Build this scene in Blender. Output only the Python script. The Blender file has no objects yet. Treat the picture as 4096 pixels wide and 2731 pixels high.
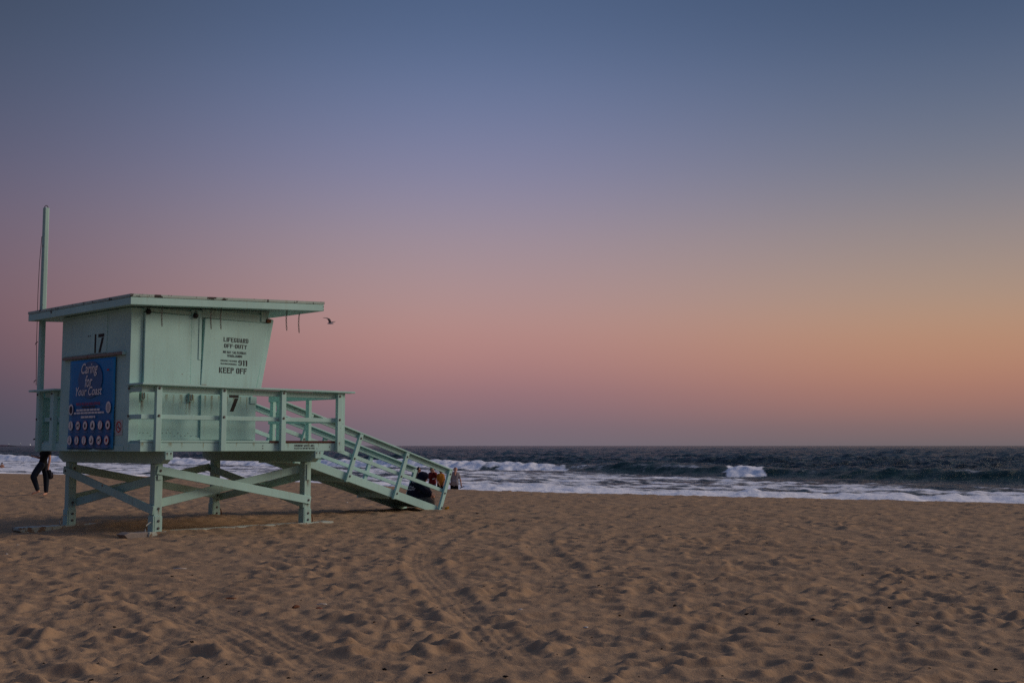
import bpy, bmesh, math, random
import numpy as np
from mathutils import Vector, Matrix
random.seed(7); RNG = np.random.default_rng(11)
S = bpy.context.scene
COL = S.collection
R = math.radians

def lin(r, g, b, k=1.0):
    f = lambda c: ((c/255)/12.92 if c/255 <= .04045 else ((c/255+.055)/1.055)**2.4)
    return (f(r)*k, f(g)*k, f(b)*k, 1)

# ------------------------------------------------------------------ camera, sky, sun, exposure
CAM_H = 1.55; FPX = 4560.0; PITCH = math.atan(416.5/FPX)
cam = bpy.data.cameras.new('camera'); cam_o = bpy.data.objects.new('camera', cam); COL.objects.link(cam_o)
cam_o.location = (0, 0, CAM_H); cam_o.rotation_euler = (R(90)+PITCH, 0, 0)
cam.sensor_width = 36; cam.lens = 36*FPX/4096; cam.clip_start = .1; cam.clip_end = 60000
S.camera = cam_o
S.view_settings.view_transform = 'Standard'; S.view_settings.look = 'None'
S.cycles.use_denoising = False
S.view_settings.exposure = 0; S.view_settings.gamma = 1; S.view_settings.use_curve_mapping = False

SUN_AZ = 74.0; SUN_EL = 23.0                      # degrees right of the view axis (+Y); afterglow of the set sun
W = bpy.data.worlds.new('World'); S.world = W; W.use_nodes = True
nt = W.node_tree; nt.nodes.clear()
def N(t, typ, **kw):
    n = t.nodes.new(typ)
    for k, v in kw.items(): setattr(n, k, v)
    return n
def math_n(t, op, a, b=None, clamp=False):
    n = N(t, 'ShaderNodeMath', operation=op, use_clamp=clamp)
    for i, x in enumerate((a, b)):
        if x is None: continue
        if isinstance(x, (int, float)): n.inputs[i].default_value = x
        else: t.links.new(x, n.inputs[i])
    return n.outputs[0]
tc = N(nt, 'ShaderNodeTexCoord'); sx = N(nt, 'ShaderNodeSeparateXYZ'); nt.links.new(tc.outputs['Generated'], sx.inputs[0])
el = math_n(nt, 'ARCSINE', sx.outputs['Z'])
p = math_n(nt, 'SQRT', math_n(nt, 'DIVIDE', el, R(90), True))          # 0 at the horizon, 1 at the zenith
# cosine of the azimuth between the view direction and the sunset
hx = math_n(nt, 'MULTIPLY', sx.outputs['X'], math.sin(R(SUN_AZ))); hy = math_n(nt, 'MULTIPLY', sx.outputs['Y'], math.cos(R(SUN_AZ)))
hl = math_n(nt, 'SQRT', math_n(nt, 'ADD', math_n(nt, 'MULTIPLY', sx.outputs['X'], sx.outputs['X']), math_n(nt, 'MULTIPLY', sx.outputs['Y'], sx.outputs['Y'])))
ca = math_n(nt, 'DIVIDE', math_n(nt, 'ADD', hx, hy), math_n(nt, 'MAXIMUM', hl, 1e-4))
EL = [0, .9, 2.7, 4.9, 7.1, 10.3, 13.6, 17.8, 22, 28, 44, 90]
def ramp(cols):
    n = N(nt, 'ShaderNodeValToRGB'); n.color_ramp.interpolation = 'B_SPLINE'
    e = n.color_ramp.elements
    while len(e) < len(EL): e.new(.5)
    for i, d in enumerate(EL):
        e[i].position = math.sqrt(d/90); e[i].color = cols[i] if len(cols[i]) == 4 else lin(*cols[i])
    nt.links.new(p, n.inputs[0]); return n.outputs[0]
ZEN = (84, 106, 148)
rA = ramp([(70,73,88),(72,74,90),(85,78,93),(106,85,97),(115,92,103),(107,96,114),(90,92,115),(71,83,106),(61,72,92),(64,77,102),(82,102,140),ZEN])
rB = ramp([(113,106,117),(119,105,116),(149,113,120),(179,133,128),(176,143,140),(157,142,153),(132,132,161),(101,117,152),(76,95,128),(72,92,126),(82,103,142),ZEN])
rC = ramp([(106,100,105),(124,104,106),(170,120,106),(184,140,113),(173,147,128),(147,137,138),(116,122,139),(86,102,130),(64,82,111),(66,84,116),(80,100,138),ZEN])
rD = ramp([(.42,.20,.12,1),(.55,.26,.14,1),(.75,.38,.18,1),(.78,.44,.21,1),(.62,.42,.24,1),(.40,.33,.25,1),(.25,.25,.25,1),(.20,.22,.25,1),(.13,.16,.21,1),(.10,.13,.20,1),(.09,.13,.22,1),lin(*ZEN)])
def blend(a, b, lo, hi):
    m = N(nt, 'ShaderNodeMapRange', interpolation_type='SMOOTHSTEP'); m.inputs['From Min'].default_value = lo; m.inputs['From Max'].default_value = hi
    nt.links.new(ca, m.inputs[0]); x = N(nt, 'ShaderNodeMix', data_type='RGBA')
    nt.links.new(m.outputs[0], x.inputs[0]); nt.links.new(a, x.inputs[6]); nt.links.new(b, x.inputs[7]); return x.outputs[2]
cA, cB, cC = math.cos(R(SUN_AZ+25)), math.cos(R(SUN_AZ+2)), math.cos(R(SUN_AZ-24))
sky = blend(blend(blend(rA, rB, cA-.1, cB), rC, cB, cC), rD, cC, 1.0)
bg = N(nt, 'ShaderNodeBackground'); nt.links.new(sky, bg.inputs[0]); bg.inputs[1].default_value = 1.0
nt.links.new(bg.outputs[0], N(nt, 'ShaderNodeOutputWorld').inputs[0])

sun = bpy.data.lights.new('sun', 'SUN'); sun.energy = 1.8; sun.angle = R(24); sun.color = (1, .81, .64)
sun_o = bpy.data.objects.new('sun', sun); COL.objects.link(sun_o)
sd = Vector((math.sin(R(SUN_AZ))*math.cos(R(SUN_EL)), math.cos(R(SUN_AZ))*math.cos(R(SUN_EL)), math.sin(R(SUN_EL))))
sun_o.rotation_euler = sd.to_track_quat('Z', 'Y').to_euler(); sun_o.location = (30, 10, 20)

# ------------------------------------------------------------------ helpers
def tag(o, label=None, cat=None, group=None, kind=None):
    for k, v in (('label', label), ('category', cat), ('group', group), ('kind', kind)):
        if v: o[k] = v
    return o
def empty(name, loc=(0,0,0), rz=0):
    o = bpy.data.objects.new(name, None); COL.objects.link(o); o.location = loc; o.rotation_euler[2] = rz; o.empty_display_size = .2; return o
def mk(name, V, F, mat, parent=None, smooth=False):
    me = bpy.data.meshes.new(name); me.from_pydata([tuple(v) for v in V], [], F); me.update()
    me.materials.append(mat)
    if smooth: me.polygons.foreach_set('use_smooth', [True]*len(me.polygons))
    o = bpy.data.objects.new(name, me); COL.objects.link(o); o.parent = parent; return o
def mk_bm(name, bm, mat, parent=None, smooth=False):
    me = bpy.data.meshes.new(name); bmesh.ops.recalc_face_normals(bm, faces=bm.faces[:]); bm.to_mesh(me); bm.free()
    for m in (mat if isinstance(mat, list) else [mat]): me.materials.append(m)
    if smooth: me.polygons.foreach_set('use_smooth', [True]*len(me.polygons))
    o = bpy.data.objects.new(name, me); COL.objects.link(o); o.parent = parent; return o
def prism(name, poly, axis, a0, a1, mat, parent=None, bev=.006):
    """polygon in the two other axes, extruded along axis ('u' or 'v' or 'z') from a0 to a1"""
    def P(q, a): return {'v': (q[0], a, q[1]), 'u': (a, q[0], q[1]), 'z': (q[0], q[1], a)}[axis]
    bm = bmesh.new(); n = len(poly)
    A = [bm.verts.new(P(q, a0)) for q in poly]; B = [bm.verts.new(P(q, a1)) for q in poly]
    bm.faces.new(A); bm.faces.new(B[::-1])
    for i in range(n): bm.faces.new((A[i], B[i], B[(i+1) % n], A[(i+1) % n]))
    bmesh.ops.recalc_face_normals(bm, faces=bm.faces[:])
    if bev: bmesh.ops.bevel(bm, geom=bm.edges[:], offset=bev, segments=1, affect='EDGES', clamp_overlap=True)
    return mk_bm(name, bm, mat, parent)
def box(name, u0, u1, v0, v1, z0, z1, mat, parent=None, bev=.006):
    return prism(name, [(u0, v0), (u1, v0), (u1, v1), (u0, v1)], 'z', z0, z1, mat, parent, bev)
def tube_bm(bm, pts, r, seg=6, closed=False):
    pts = [Vector(q) for q in pts]; n = len(pts); rings = []
    for i, q in enumerate(pts):
        d = (pts[(i+1) % n]-pts[i-1]) if closed else (pts[min(i+1, n-1)]-pts[max(i-1, 0)])
        d.normalize(); a = d.orthogonal() if abs(d.z) > .9 else d.cross(Vector((0, 0, 1))); a.normalize(); b = d.cross(a)
        rr = r[i] if isinstance(r, (list, tuple)) else r
        rings.append([bm.verts.new(q+(a*math.cos(t)+b*math.sin(t))*rr) for t in [2*math.pi*k/seg for k in range(seg)]])
    for i in range(n if closed else n-1):
        A, B = rings[i], rings[(i+1) % n]
        for k in range(seg): bm.faces.new((A[k], A[(k+1) % seg], B[(k+1) % seg], B[k]))
    if not closed: bm.faces.new(rings[0][::-1]); bm.faces.new(rings[-1])
def tube(name, pts, r, mat, parent=None, seg=6, closed=False):
    bm = bmesh.new(); tube_bm(bm, pts, r, seg, closed); return mk_bm(name, bm, mat, parent, True)
def share(o, name, parent, loc=(0,0,0), rot=None):
    c = o.copy(); c.name = name; COL.objects.link(c); c.parent = parent; c.location = loc
    if rot: c.rotation_euler = rot
    return c

# ------------------------------------------------------------------ materials
def mat(name, rough=.7, spec=.3):
    m = bpy.data.materials.new(name); m.use_nodes = True; t = m.node_tree; b = t.nodes['Principled BSDF']
    b.inputs['Roughness'].default_value = rough; b.inputs['Specular IOR Level'].default_value = spec
    return m, t, b
def plain(name, col, rough=.75, spec=.25, var=.12, scale=30, bump=.0, bscale=120):
    m, t, b = mat(name, rough, spec); g = N(t, 'ShaderNodeTexCoord'); n = N(t, 'ShaderNodeTexNoise'); n.inputs['Scale'].default_value = scale; n.inputs['Detail'].default_value = 5
    t.links.new(g.outputs['Object'], n.inputs['Vector'])
    x = N(t, 'ShaderNodeMix', data_type='RGBA'); t.links.new(n.outputs[0], x.inputs[0])
    x.inputs[6].default_value = tuple(c*(1-var) for c in col[:3])+(1,); x.inputs[7].default_value = tuple(min(1, c*(1+var)) for c in col[:3])+(1,)
    t.links.new(x.outputs[2], b.inputs['Base Color'])
    if bump:
        n2 = N(t, 'ShaderNodeTexNoise'); n2.inputs['Scale'].default_value = bscale; t.links.new(g.outputs['Object'], n2.inputs['Vector'])
        bp = N(t, 'ShaderNodeBump'); bp.inputs['Strength'].default_value = bump; bp.inputs['Distance'].default_value = .01
        t.links.new(n2.outputs[0], bp.inputs['Height']); t.links.new(bp.outputs[0], b.inputs['Normal'])
    return m
def noise(t, vec, scale, detail=4, rough=.55, dist=0):
    n = N(t, 'ShaderNodeTexNoise'); n.inputs['Scale'].default_value = scale; n.inputs['Detail'].default_value = detail; n.inputs['Roughness'].default_value = rough; n.inputs['Distortion'].default_value = dist
    t.links.new(vec, n.inputs['Vector']); return n.outputs[0]
def mrange(t, x, a, b, c=0, d=1, smooth=True):
    m = N(t, 'ShaderNodeMapRange', interpolation_type='SMOOTHSTEP' if smooth else 'LINEAR')
    for i, q in zip((1, 2, 3, 4), (a, b, c, d)): m.inputs[i].default_value = q
    t.links.new(x, m.inputs[0]); return m.outputs[0]
def mixc(t, f, a, b):
    x = N(t, 'ShaderNodeMix', data_type='RGBA')
    for i, q in ((0, f), (6, a), (7, b)):
        if isinstance(q, (tuple, float)): x.inputs[i].default_value = q
        else: t.links.new(q, x.inputs[i])
    return x.outputs[2]
def scaled(t, vec, s):
    m = N(t, 'ShaderNodeMapping'); m.inputs['Scale'].default_value = s; t.links.new(vec, m.inputs[0]); return m.outputs[0]
def paint(name, col, chip=.735, chipcol=(.16, .12, .09, 1), dirt=.35):
    """old outdoor paint on wood: faint brushed streaks, grime, chips down to weathered timber"""
    m, t, b = mat(name, .62, .35); o = N(t, 'ShaderNodeTexCoord').outputs['Object']
    big = noise(t, o, .9, 5); streak = noise(t, scaled(t, o, (9, 9, .8)), 1.6, 5); fine = noise(t, o, 42, 4)
    c = mixc(t, mrange(t, big, .35, .7), tuple(x*.90 for x in col)+(1,), tuple(min(1, x*1.06) for x in col)+(1,))
    c = mixc(t, mrange(t, streak, .5, .82, 0, dirt), c, (.25, .27, .20, 1))
    c = mixc(t, mrange(t, fine, .62, .8, 0, .25), c, (.20, .20, .17, 1))
    ch = noise(t, o, 5 if chip < .6 else 7, 9, .68, .4)
    c = mixc(t, mrange(t, ch, chip, chip+.015), c, chipcol)
    t.links.new(c, b.inputs['Base Color'])
    bp = N(t, 'ShaderNodeBump'); bp.inputs['Strength'].default_value = .25; bp.inputs['Distance'].default_value = .004
    t.links.new(noise(t, scaled(t, o, (30, 30, 6)), 3, 5), bp.inputs['Height']); t.links.new(bp.outputs[0], b.inputs['Normal'])
    return m
MINT = paint('mint_paint', (.38, .635, .60), .685, (.20, .15, .11, 1), .24)
MINT_OLD = paint('weathered_mint_paint', (.35, .56, .515), .66, (.20, .11, .06, 1), .45)
FLASH = paint('flaking_roof_edge', (.36, .47, .43), .555, (.012, .012, .012, 1), .5)
WOOD = plain('weathered_wood', (.24, .17, .12), .85, .2, .35, 9, .4, 40)
SKIDW = paint('skid_timber', (.42, .47, .40), .52, (.22, .15, .10, 1), .6)
LEDGE = paint('ledge_timber', (.22, .19, .17), .60, (.20, .09, .07, 1), .5)
BLACK = plain('black_stencil_paint', (.012, .012, .014), .6, .3, .2)
STEEL = plain('galvanised_steel', (.10, .10, .10), .45, .5, .3)
RUST = plain('rusty_steel', (.13, .055, .025), .8, .2, .5, 25)
RUBBER = plain('brown_grating', (.14, .055, .04), .8, .2, .4, 30)
HOOKM = plain('painted_hook', (.40, .44, .42), .6, .3, .3)
def stain(name, col):
    m, t, b = mat(name, .8, .15); o = N(t, 'ShaderNodeTexCoord'); b.inputs['Base Color'].default_value = col
    sp = N(t, 'ShaderNodeSeparateXYZ'); t.links.new(o.outputs['Generated'], sp.inputs[0])
    cx = math_n(t, 'SUBTRACT', 1.0, math_n(t, 'MULTIPLY', math_n(t, 'ABSOLUTE', math_n(t, 'SUBTRACT', sp.outputs['X'], .5)), 2.0))
    f = math_n(t, 'MULTIPLY', math_n(t, 'POWER', math_n(t, 'MAXIMUM', sp.outputs['Z'], 0.0), 1.4), mrange(t, cx, 0, .8))
    n = noise(t, scaled(t, o.outputs['Object'], (60, 60, 9)), 1, 5)
    t.links.new(math_n(t, 'MULTIPLY', f, mrange(t, n, .3, .7, .2, .9)), b.inputs['Alpha']); return m
DIRTRUN = stain('grime_run', (.36, .37, .25, 1))
RUSTRUN = stain('rust_run', (.20, .075, .03, 1))

# ------------------------------------------------------------------ sand
U = np.array([math.sin(R(43)), math.cos(R(43))]); VV = np.array([-U[1], U[0]])
T0 = np.array([-6.4475, 20.7039])                              # ground point under the tower's near leg corner
def tw(u, v): return T0+u*U+v*VV
CX = np.array([-160, -90, -60, -45, -31, -21, -10.5, -2.5, 0, 7.7, 14.7, 25, 40, 70, 120.]); CY = np.array([130, 99, 84, 76, 69, 63.5, 53.2, 43.6, 41.3, 36.9, 32.8, 26.5, 18, 2, -25.])
def smooth_interp(x, X, Y):
    return (np.interp(x-2.5, X, Y)+np.interp(x+2.5, X, Y)+np.interp(x, X, Y)*2)/4
def sstep(a, b, x):
    t = np.clip((x-a)/(b-a), 0, 1); return t*t*(3-2*t)
def base_h(x, y):
    d = (y-smooth_interp(x, CX, CY))*.80
    z = -.10*sstep(-24, 0, d)
    dd = np.maximum(d, 0); z = z-np.where(d > 0, 1.35*(dd/12)*np.minimum(1, .55+.45*dd/5), 0)
    q = np.stack([x-T0[0], y-T0[1]], -1); u = q@U; v = q@VV
    z = z-.13*np.exp(-(((u+.9)/1.1)**2+((v-2.9)/1.3)**2))-.15*np.exp(-(((u+.62)/.62)**4+((v+.05)/.5)**2))-.06*np.exp(-(((u-1.6)/2.0)**4+((v-1.5)/1.0)**4))
    z = z+.018*np.exp(-(((u-1.9)/1.5)**4+((v+.28)/.25)**2))+.02*np.exp(-(((u-2.2)/2.0)**4+((v-3.2)/.5)**2))
    for lu, lv in ((.08,.08),(3.4,.08),(.08,3.38),(3.4,3.38)): z = z+.03*np.exp(-(((u-lu)/.33)**2+((v-lv-.05)/.28)**2))
    return z
def fft_noise(n, m, cell, lo, hi, rng, power=0.0):
    """band-limited gaussian noise, wavelengths lo..hi metres"""
    F = np.fft.rfft2(rng.standard_normal((n, m)).astype(np.float32)); fy = np.fft.fftfreq(n, cell)[:, None]; fx = np.fft.rfftfreq(m, cell)[None]
    f = np.hypot(fx, fy)+1e-9; w = np.exp(-(f*lo)**2)*(1-np.exp(-(f*hi)**2))*f**power
    a = np.fft.irfft2(F*w, (n, m)); return (a/a.std()).astype(np.float32)
CELL = .03; X0, X1, Y0, Y1 = -36., 32., 4.5, 62.
nx, ny = int((X1-X0)/CELL), int((Y1-Y0)/CELL)
def sample(Hm, x, y):
    fx = np.clip((x-X0)/CELL, 0, nx-1.001); fy = np.clip((y-Y0)/CELL, 0, ny-1.001); i = fx.astype(int); j = fy.astype(int); a = fx-i; b = fy-j
    return Hm[j, i]*(1-a)*(1-b)+Hm[j, i+1]*a*(1-b)+Hm[j+1, i]*(1-a)*b+Hm[j+1, i+1]*a*b
def build_heightmap():
    H = .016*fft_noise(ny, nx, CELL, .5, 3, RNG)
    # trampled footprints: every print resets the sand below it and pushes up a soft rim
    Np = 29000; q = RNG.random((Np, 4)); dep = 5+q[:, 0]**1.0*52; xx = (q[:, 1]-.5)*1.44*dep; k = 0
    order = RNG.permutation(Np)
    for i in order:
        px, py = xx[i], dep[i]
        dens = 1-.65*np.exp(-(((px+7)/5)**2+((py-17)/5)**2))           # calmer sand before the tower
        if q[i, 2] > dens: continue
        L = .075+.125*RNG.random()**1.6; Wd = L*(.5+.34*RNG.random()); th = RNG.normal(0.1, .55); r = L*1.9; n = int(r/CELL)
        ci, cj = int((px-X0)/CELL), int((py-Y0)/CELL)
        if ci-n < 0 or cj-n < 0 or ci+n >= nx or cj+n >= ny: continue
        g = np.arange(-n, n+1)*CELL; gx, gy = np.meshgrid(g, g); c, s = math.cos(th), math.sin(th)
        a = (gx*c+gy*s)/L; b = (-gx*s+gy*c)/Wd; e = a*a+b*b; pt = H[cj-n:cj+n+1, ci-n:ci+n+1]
        w = 1/(1+np.exp((e-.75)*6)); D = .018+.034*q[i, 3]
        pt[:] = pt*(1-.72*w)+w*.72*(pt.mean()*.3-D*1.25+.010*a)+D*.20*np.exp(-((np.sqrt(e)-1.25)/.30)**2)*(.8+.6*np.tanh(b*1.5))
    H = 1.25*(H-H.mean()); H = .050*np.tanh(H/.050)
    fy = np.fft.fftfreq(ny, CELL)[:, None]; fx = np.fft.rfftfreq(nx, CELL)[None]
    H = np.fft.irfft2(np.fft.rfft2(H)*np.exp(-((fx**2+fy**2)*.085**2))*(1-.8*np.exp(-(fx**2+fy**2)*1.6**2)), (ny, nx))
    H = H+.0052*fft_noise(ny, nx, CELL, .08, .35, RNG)
    H = H*(.62+.42*sstep(-1.2, 1.3, fft_noise(ny, nx, CELL, 1.6, 7, RNG)))
    # wheel ruts
    def px2g(x, y):
        a = (x-2048)/FPX; b = -(y-1365.5)/FPX; c, s = math.cos(PITCH), math.sin(PITCH); d = np.array([a, c-s*b, s+c*b]); return (d*(-CAM_H/d[2]))[:2]
    gx, gy = np.meshgrid(X0+np.arange(nx)*CELL, Y0+np.arange(ny)*CELL)
    tracks = [([(1930,2085),(1849,2117),(1745,2165),(1690,2215),(1700,2286),(1767,2357),(1839,2434),(1920,2500),(2020,2590),(2150,2731)], .22, .030, 1),
              ([(2230,2090),(2170,2125),(2145,2160),(2165,2200),(2235,2255),(2330,2310)], .22, .026, 1),
              ([(3120,2062),(3300,2105),(3500,2165),(3700,2218),(3900,2265),(4120,2310)], .36, .030, .3),
              ([(420,2335),(640,2420),(833,2500),(1010,2580),(1180,2690),(1240,2740)], .26, .034, 1),
              ([(700,2370),(900,2440),(1090,2530),(1300,2640),(1420,2731)], .2, .028, 1),
              ([(-20,2520),(90,2600),(200,2735)], .24, .035, 1), ([(2020,2620),(2130,2690),(2190,2740)], .2, .03, 1), ([(2950,2600),(3130,2660),(3290,2731)], .35, .02, .8)]
    brk = sstep(-.9, .7, fft_noise(ny, nx, CELL, .7, 4, RNG))
    for pts, wd, dp, tread in tracks:
        dp *= .85; wd *= .9
        P = np.array([px2g(*q) for q in pts]); t = np.linspace(0, len(P)-1, 8*len(P)); P = np.stack([np.interp(t, range(len(P)), P[:, k]) for k in (0, 1)], 1)
        for _ in range(3): P[1:-1] = (P[:-2]+2*P[1:-1]+P[2:])/4
        lo, hi = P.min(0)-1, P.max(0)+1; i0, i1 = np.clip(((np.array([lo[0], hi[0]])-X0)/CELL).astype(int), 0, nx); j0, j1 = np.clip(((np.array([lo[1], hi[1]])-Y0)/CELL).astype(int), 0, ny)
        sub = np.s_[j0:j1, i0:i1]; ax, ay = gx[sub], gy[sub]; best = np.full(ax.shape, 9.); sd_ = np.zeros(ax.shape); al = np.zeros(ax.shape); acc = 0
        for A, B in zip(P[:-1], P[1:]):
            e = B-A; Lg = np.hypot(*e)+1e-9; tt = np.clip(((ax-A[0])*e[0]+(ay-A[1])*e[1])/Lg**2, 0, 1); dx, dy = ax-A[0]-tt*e[0], ay-A[1]-tt*e[1]; d = np.hypot(dx, dy); m = d < best
            best = np.where(m, d, best); sd_ = np.where(m, np.sign(dx*e[1]-dy*e[0])*d, sd_); al = np.where(m, acc+tt*Lg, al); acc += Lg
        w = 1/(1+np.exp((best-wd)/.03)); fade = sstep(0, 1.5, al)*sstep(0, 1.5, acc-al)*(.5+.5*brk[sub])
        fill = H[sub]*.4-dp+tread*.008*np.sin(2*np.pi*sd_/.085)+tread*.003*np.sin(2*np.pi*(al+np.abs(sd_))/.16)
        H[sub] = H[sub]*(1-w*fade*.85)+w*fade*.85*fill+.8*dp*fade*np.exp(-((best-wd-.09)/.07)**2)
    return H
HM = build_heightmap()
def sand_z(x, y, rough=True):
    x = np.asarray(x, float); y = np.asarray(y, float); z = base_h(x, y)
    if rough:
        d = (y-smooth_interp(x, CX, CY))*.80; inside = (sstep(X0, X0+2, x)*sstep(-X1, -X1+2, -x)*sstep(Y0, Y0+.5, y)*sstep(-Y1, -Y1+2, -y))
        q = np.stack([x-T0[0], y-T0[1]], -1); u = q@U; v = q@VV; under = np.exp(-(((u-1.2)/2.6)**4+((v-1.9)/1.9)**4))
        inside = inside*sstep(.72, .66, np.abs(x)/np.maximum(y, .1))*sstep(5.0, 5.6, y)
        z = z+sample(HM, x, y)*inside*(1-.55*under)*(1-.8*sstep(1, 6, d))
    return z
def gz(x, y): return float(sand_z(x, y, False))
def fan(rows, cols, hfun, name, material, half=.72):
    t = np.linspace(-half, half, cols); X = np.outer(rows, t); Y = np.repeat(rows[:, None], cols, 1)
    Z = hfun(X, Y); n, m = X.shape; V = np.stack([X, Y, Z], -1).reshape(-1, 3).astype(np.float32)
    idx = np.arange(n*m).reshape(n, m); Fq = np.stack([idx[:-1, :-1], idx[:-1, 1:], idx[1:, 1:], idx[1:, :-1]], -1).reshape(-1, 4)
    me = bpy.data.meshes.new(name); me.vertices.add(len(V)); me.vertices.foreach_set('co', V.ravel()); me.loops.add(Fq.size); me.loops.foreach_set('vertex_index', Fq.ravel().astype(np.int32))
    me.polygons.add(len(Fq)); me.polygons.foreach_set('loop_start', (np.arange(len(Fq))*4).astype(np.int32)); me.polygons.foreach_set('loop_total', np.full(len(Fq), 4, np.int32)); me.update(calc_edges=True)
    me.polygons.foreach_set('use_smooth', [True]*len(Fq)); me.materials.append(material)
    o = bpy.data.objects.new(name, me); COL.objects.link(o); return o, X, Y, Z
m, t, b = mat('dry_beach_sand', .95, .08); o = N(t, 'ShaderNodeTexCoord').outputs['Object']
c = mixc(t, mrange(t, noise(t, o, .35, 4), .3, .7), (.325, .207, .122, 1), (.355, .232, .14, 1))
c = mixc(t, mrange(t, noise(t, o, 5, 6, .65), .35, .75, 0, .55), c, (.26, .163, .098, 1))
c = mixc(t, mrange(t, noise(t, o, 90, 3, .7), .3, .75, 0, .45), c, (.41, .295, .19, 1))
c = mixc(t, mrange(t, noise(t, o, 55, 2, .5), .70, .76, 0, .7), c, (.09, .06, .05, 1))
t.links.new(c, b.inputs['Base Color'])
bp = N(t, 'ShaderNodeBump'); bp.inputs['Strength'].default_value = .55; bp.inputs['Distance'].default_value = .02
t.links.new(noise(t, o, 28, 8, .7), bp.inputs['Height']); t.links.new(bp.outputs[0], b.inputs['Normal'])
SAND = m
rows = np.concatenate([5.0*np.exp(np.linspace(0, math.log(70/5.0), 800)), np.linspace(70.6, 150, 50)])
sand, _, _, _ = fan(rows, 800, sand_z, 'beach_sand', SAND)
tag(sand, kind='structure')
# the beach around and behind the photographer, out of the picture
def apron():
    V, F = [], []
    def sheet(P):
        n0 = len(V); nj, ni = len(P), len(P[0])
        for row in P:
            for x, y in row: V.append((x, y, gz(x, y)-.003))
        for j in range(nj-1):
            for i in range(ni-1): F.append((n0+j*ni+i, n0+j*ni+i+1, n0+(j+1)*ni+i+1, n0+(j+1)*ni+i))
    ys = np.concatenate([np.linspace(4.9, 30, 30), np.linspace(31, 150, 60)]); ks = np.concatenate([[0], np.geomspace(.4, 170, 26)])
    sheet([[(.715*y+k, y) for k in ks] for y in ys]); sheet([[(-.715*y-k, y) for k in ks[::-1]] for y in ys])
    sheet([[(x, y) for x in np.linspace(-170, 130, 60)] for y in np.linspace(-60, 5.1, 20)])
    return tag(mk('beach_ground', V, F, SAND, None, True), kind='structure')
apron()

# ------------------------------------------------------------------ sea
SEA_Z = -1.35; AV = np.array([.78, -.626]); NV = np.array([.626, .78])
def wave_line(t): return np.interp(t, [-400, -186, -110, -76, -48, -22, 10, 60], [108, 106, 104, 101, 93, 87, 82, 76])
def vnoise(x, y, seed, n=256):
    g = np.random.default_rng(seed).random((n, n)); x = np.mod(x, n); y = np.mod(y, n); i = np.floor(x).astype(int) % n; j = np.floor(y).astype(int) % n; a = x-np.floor(x); b = y-np.floor(y); a = a*a*(3-2*a); b = b*b*(3-2*b)
    return g[j, i]*(1-a)*(1-b)+g[j, (i+1) % n]*a*(1-b)+g[(j+1) % n, i]*(1-a)*b+g[(j+1) % n, (i+1) % n]*a*b
def fbm(x, y, seed, oct=4):
    s = 0; a = .5; tot = 0
    for k in range(oct): s = s+a*vnoise(x*2**k+13*k, y*2**k+7*k, seed+k); tot += a; a *= .5
    return s/tot
def band(x, pts):
    return np.interp(x, [q[0] for q in pts], [q[1] for q in pts])
FOAM = {}
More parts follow.
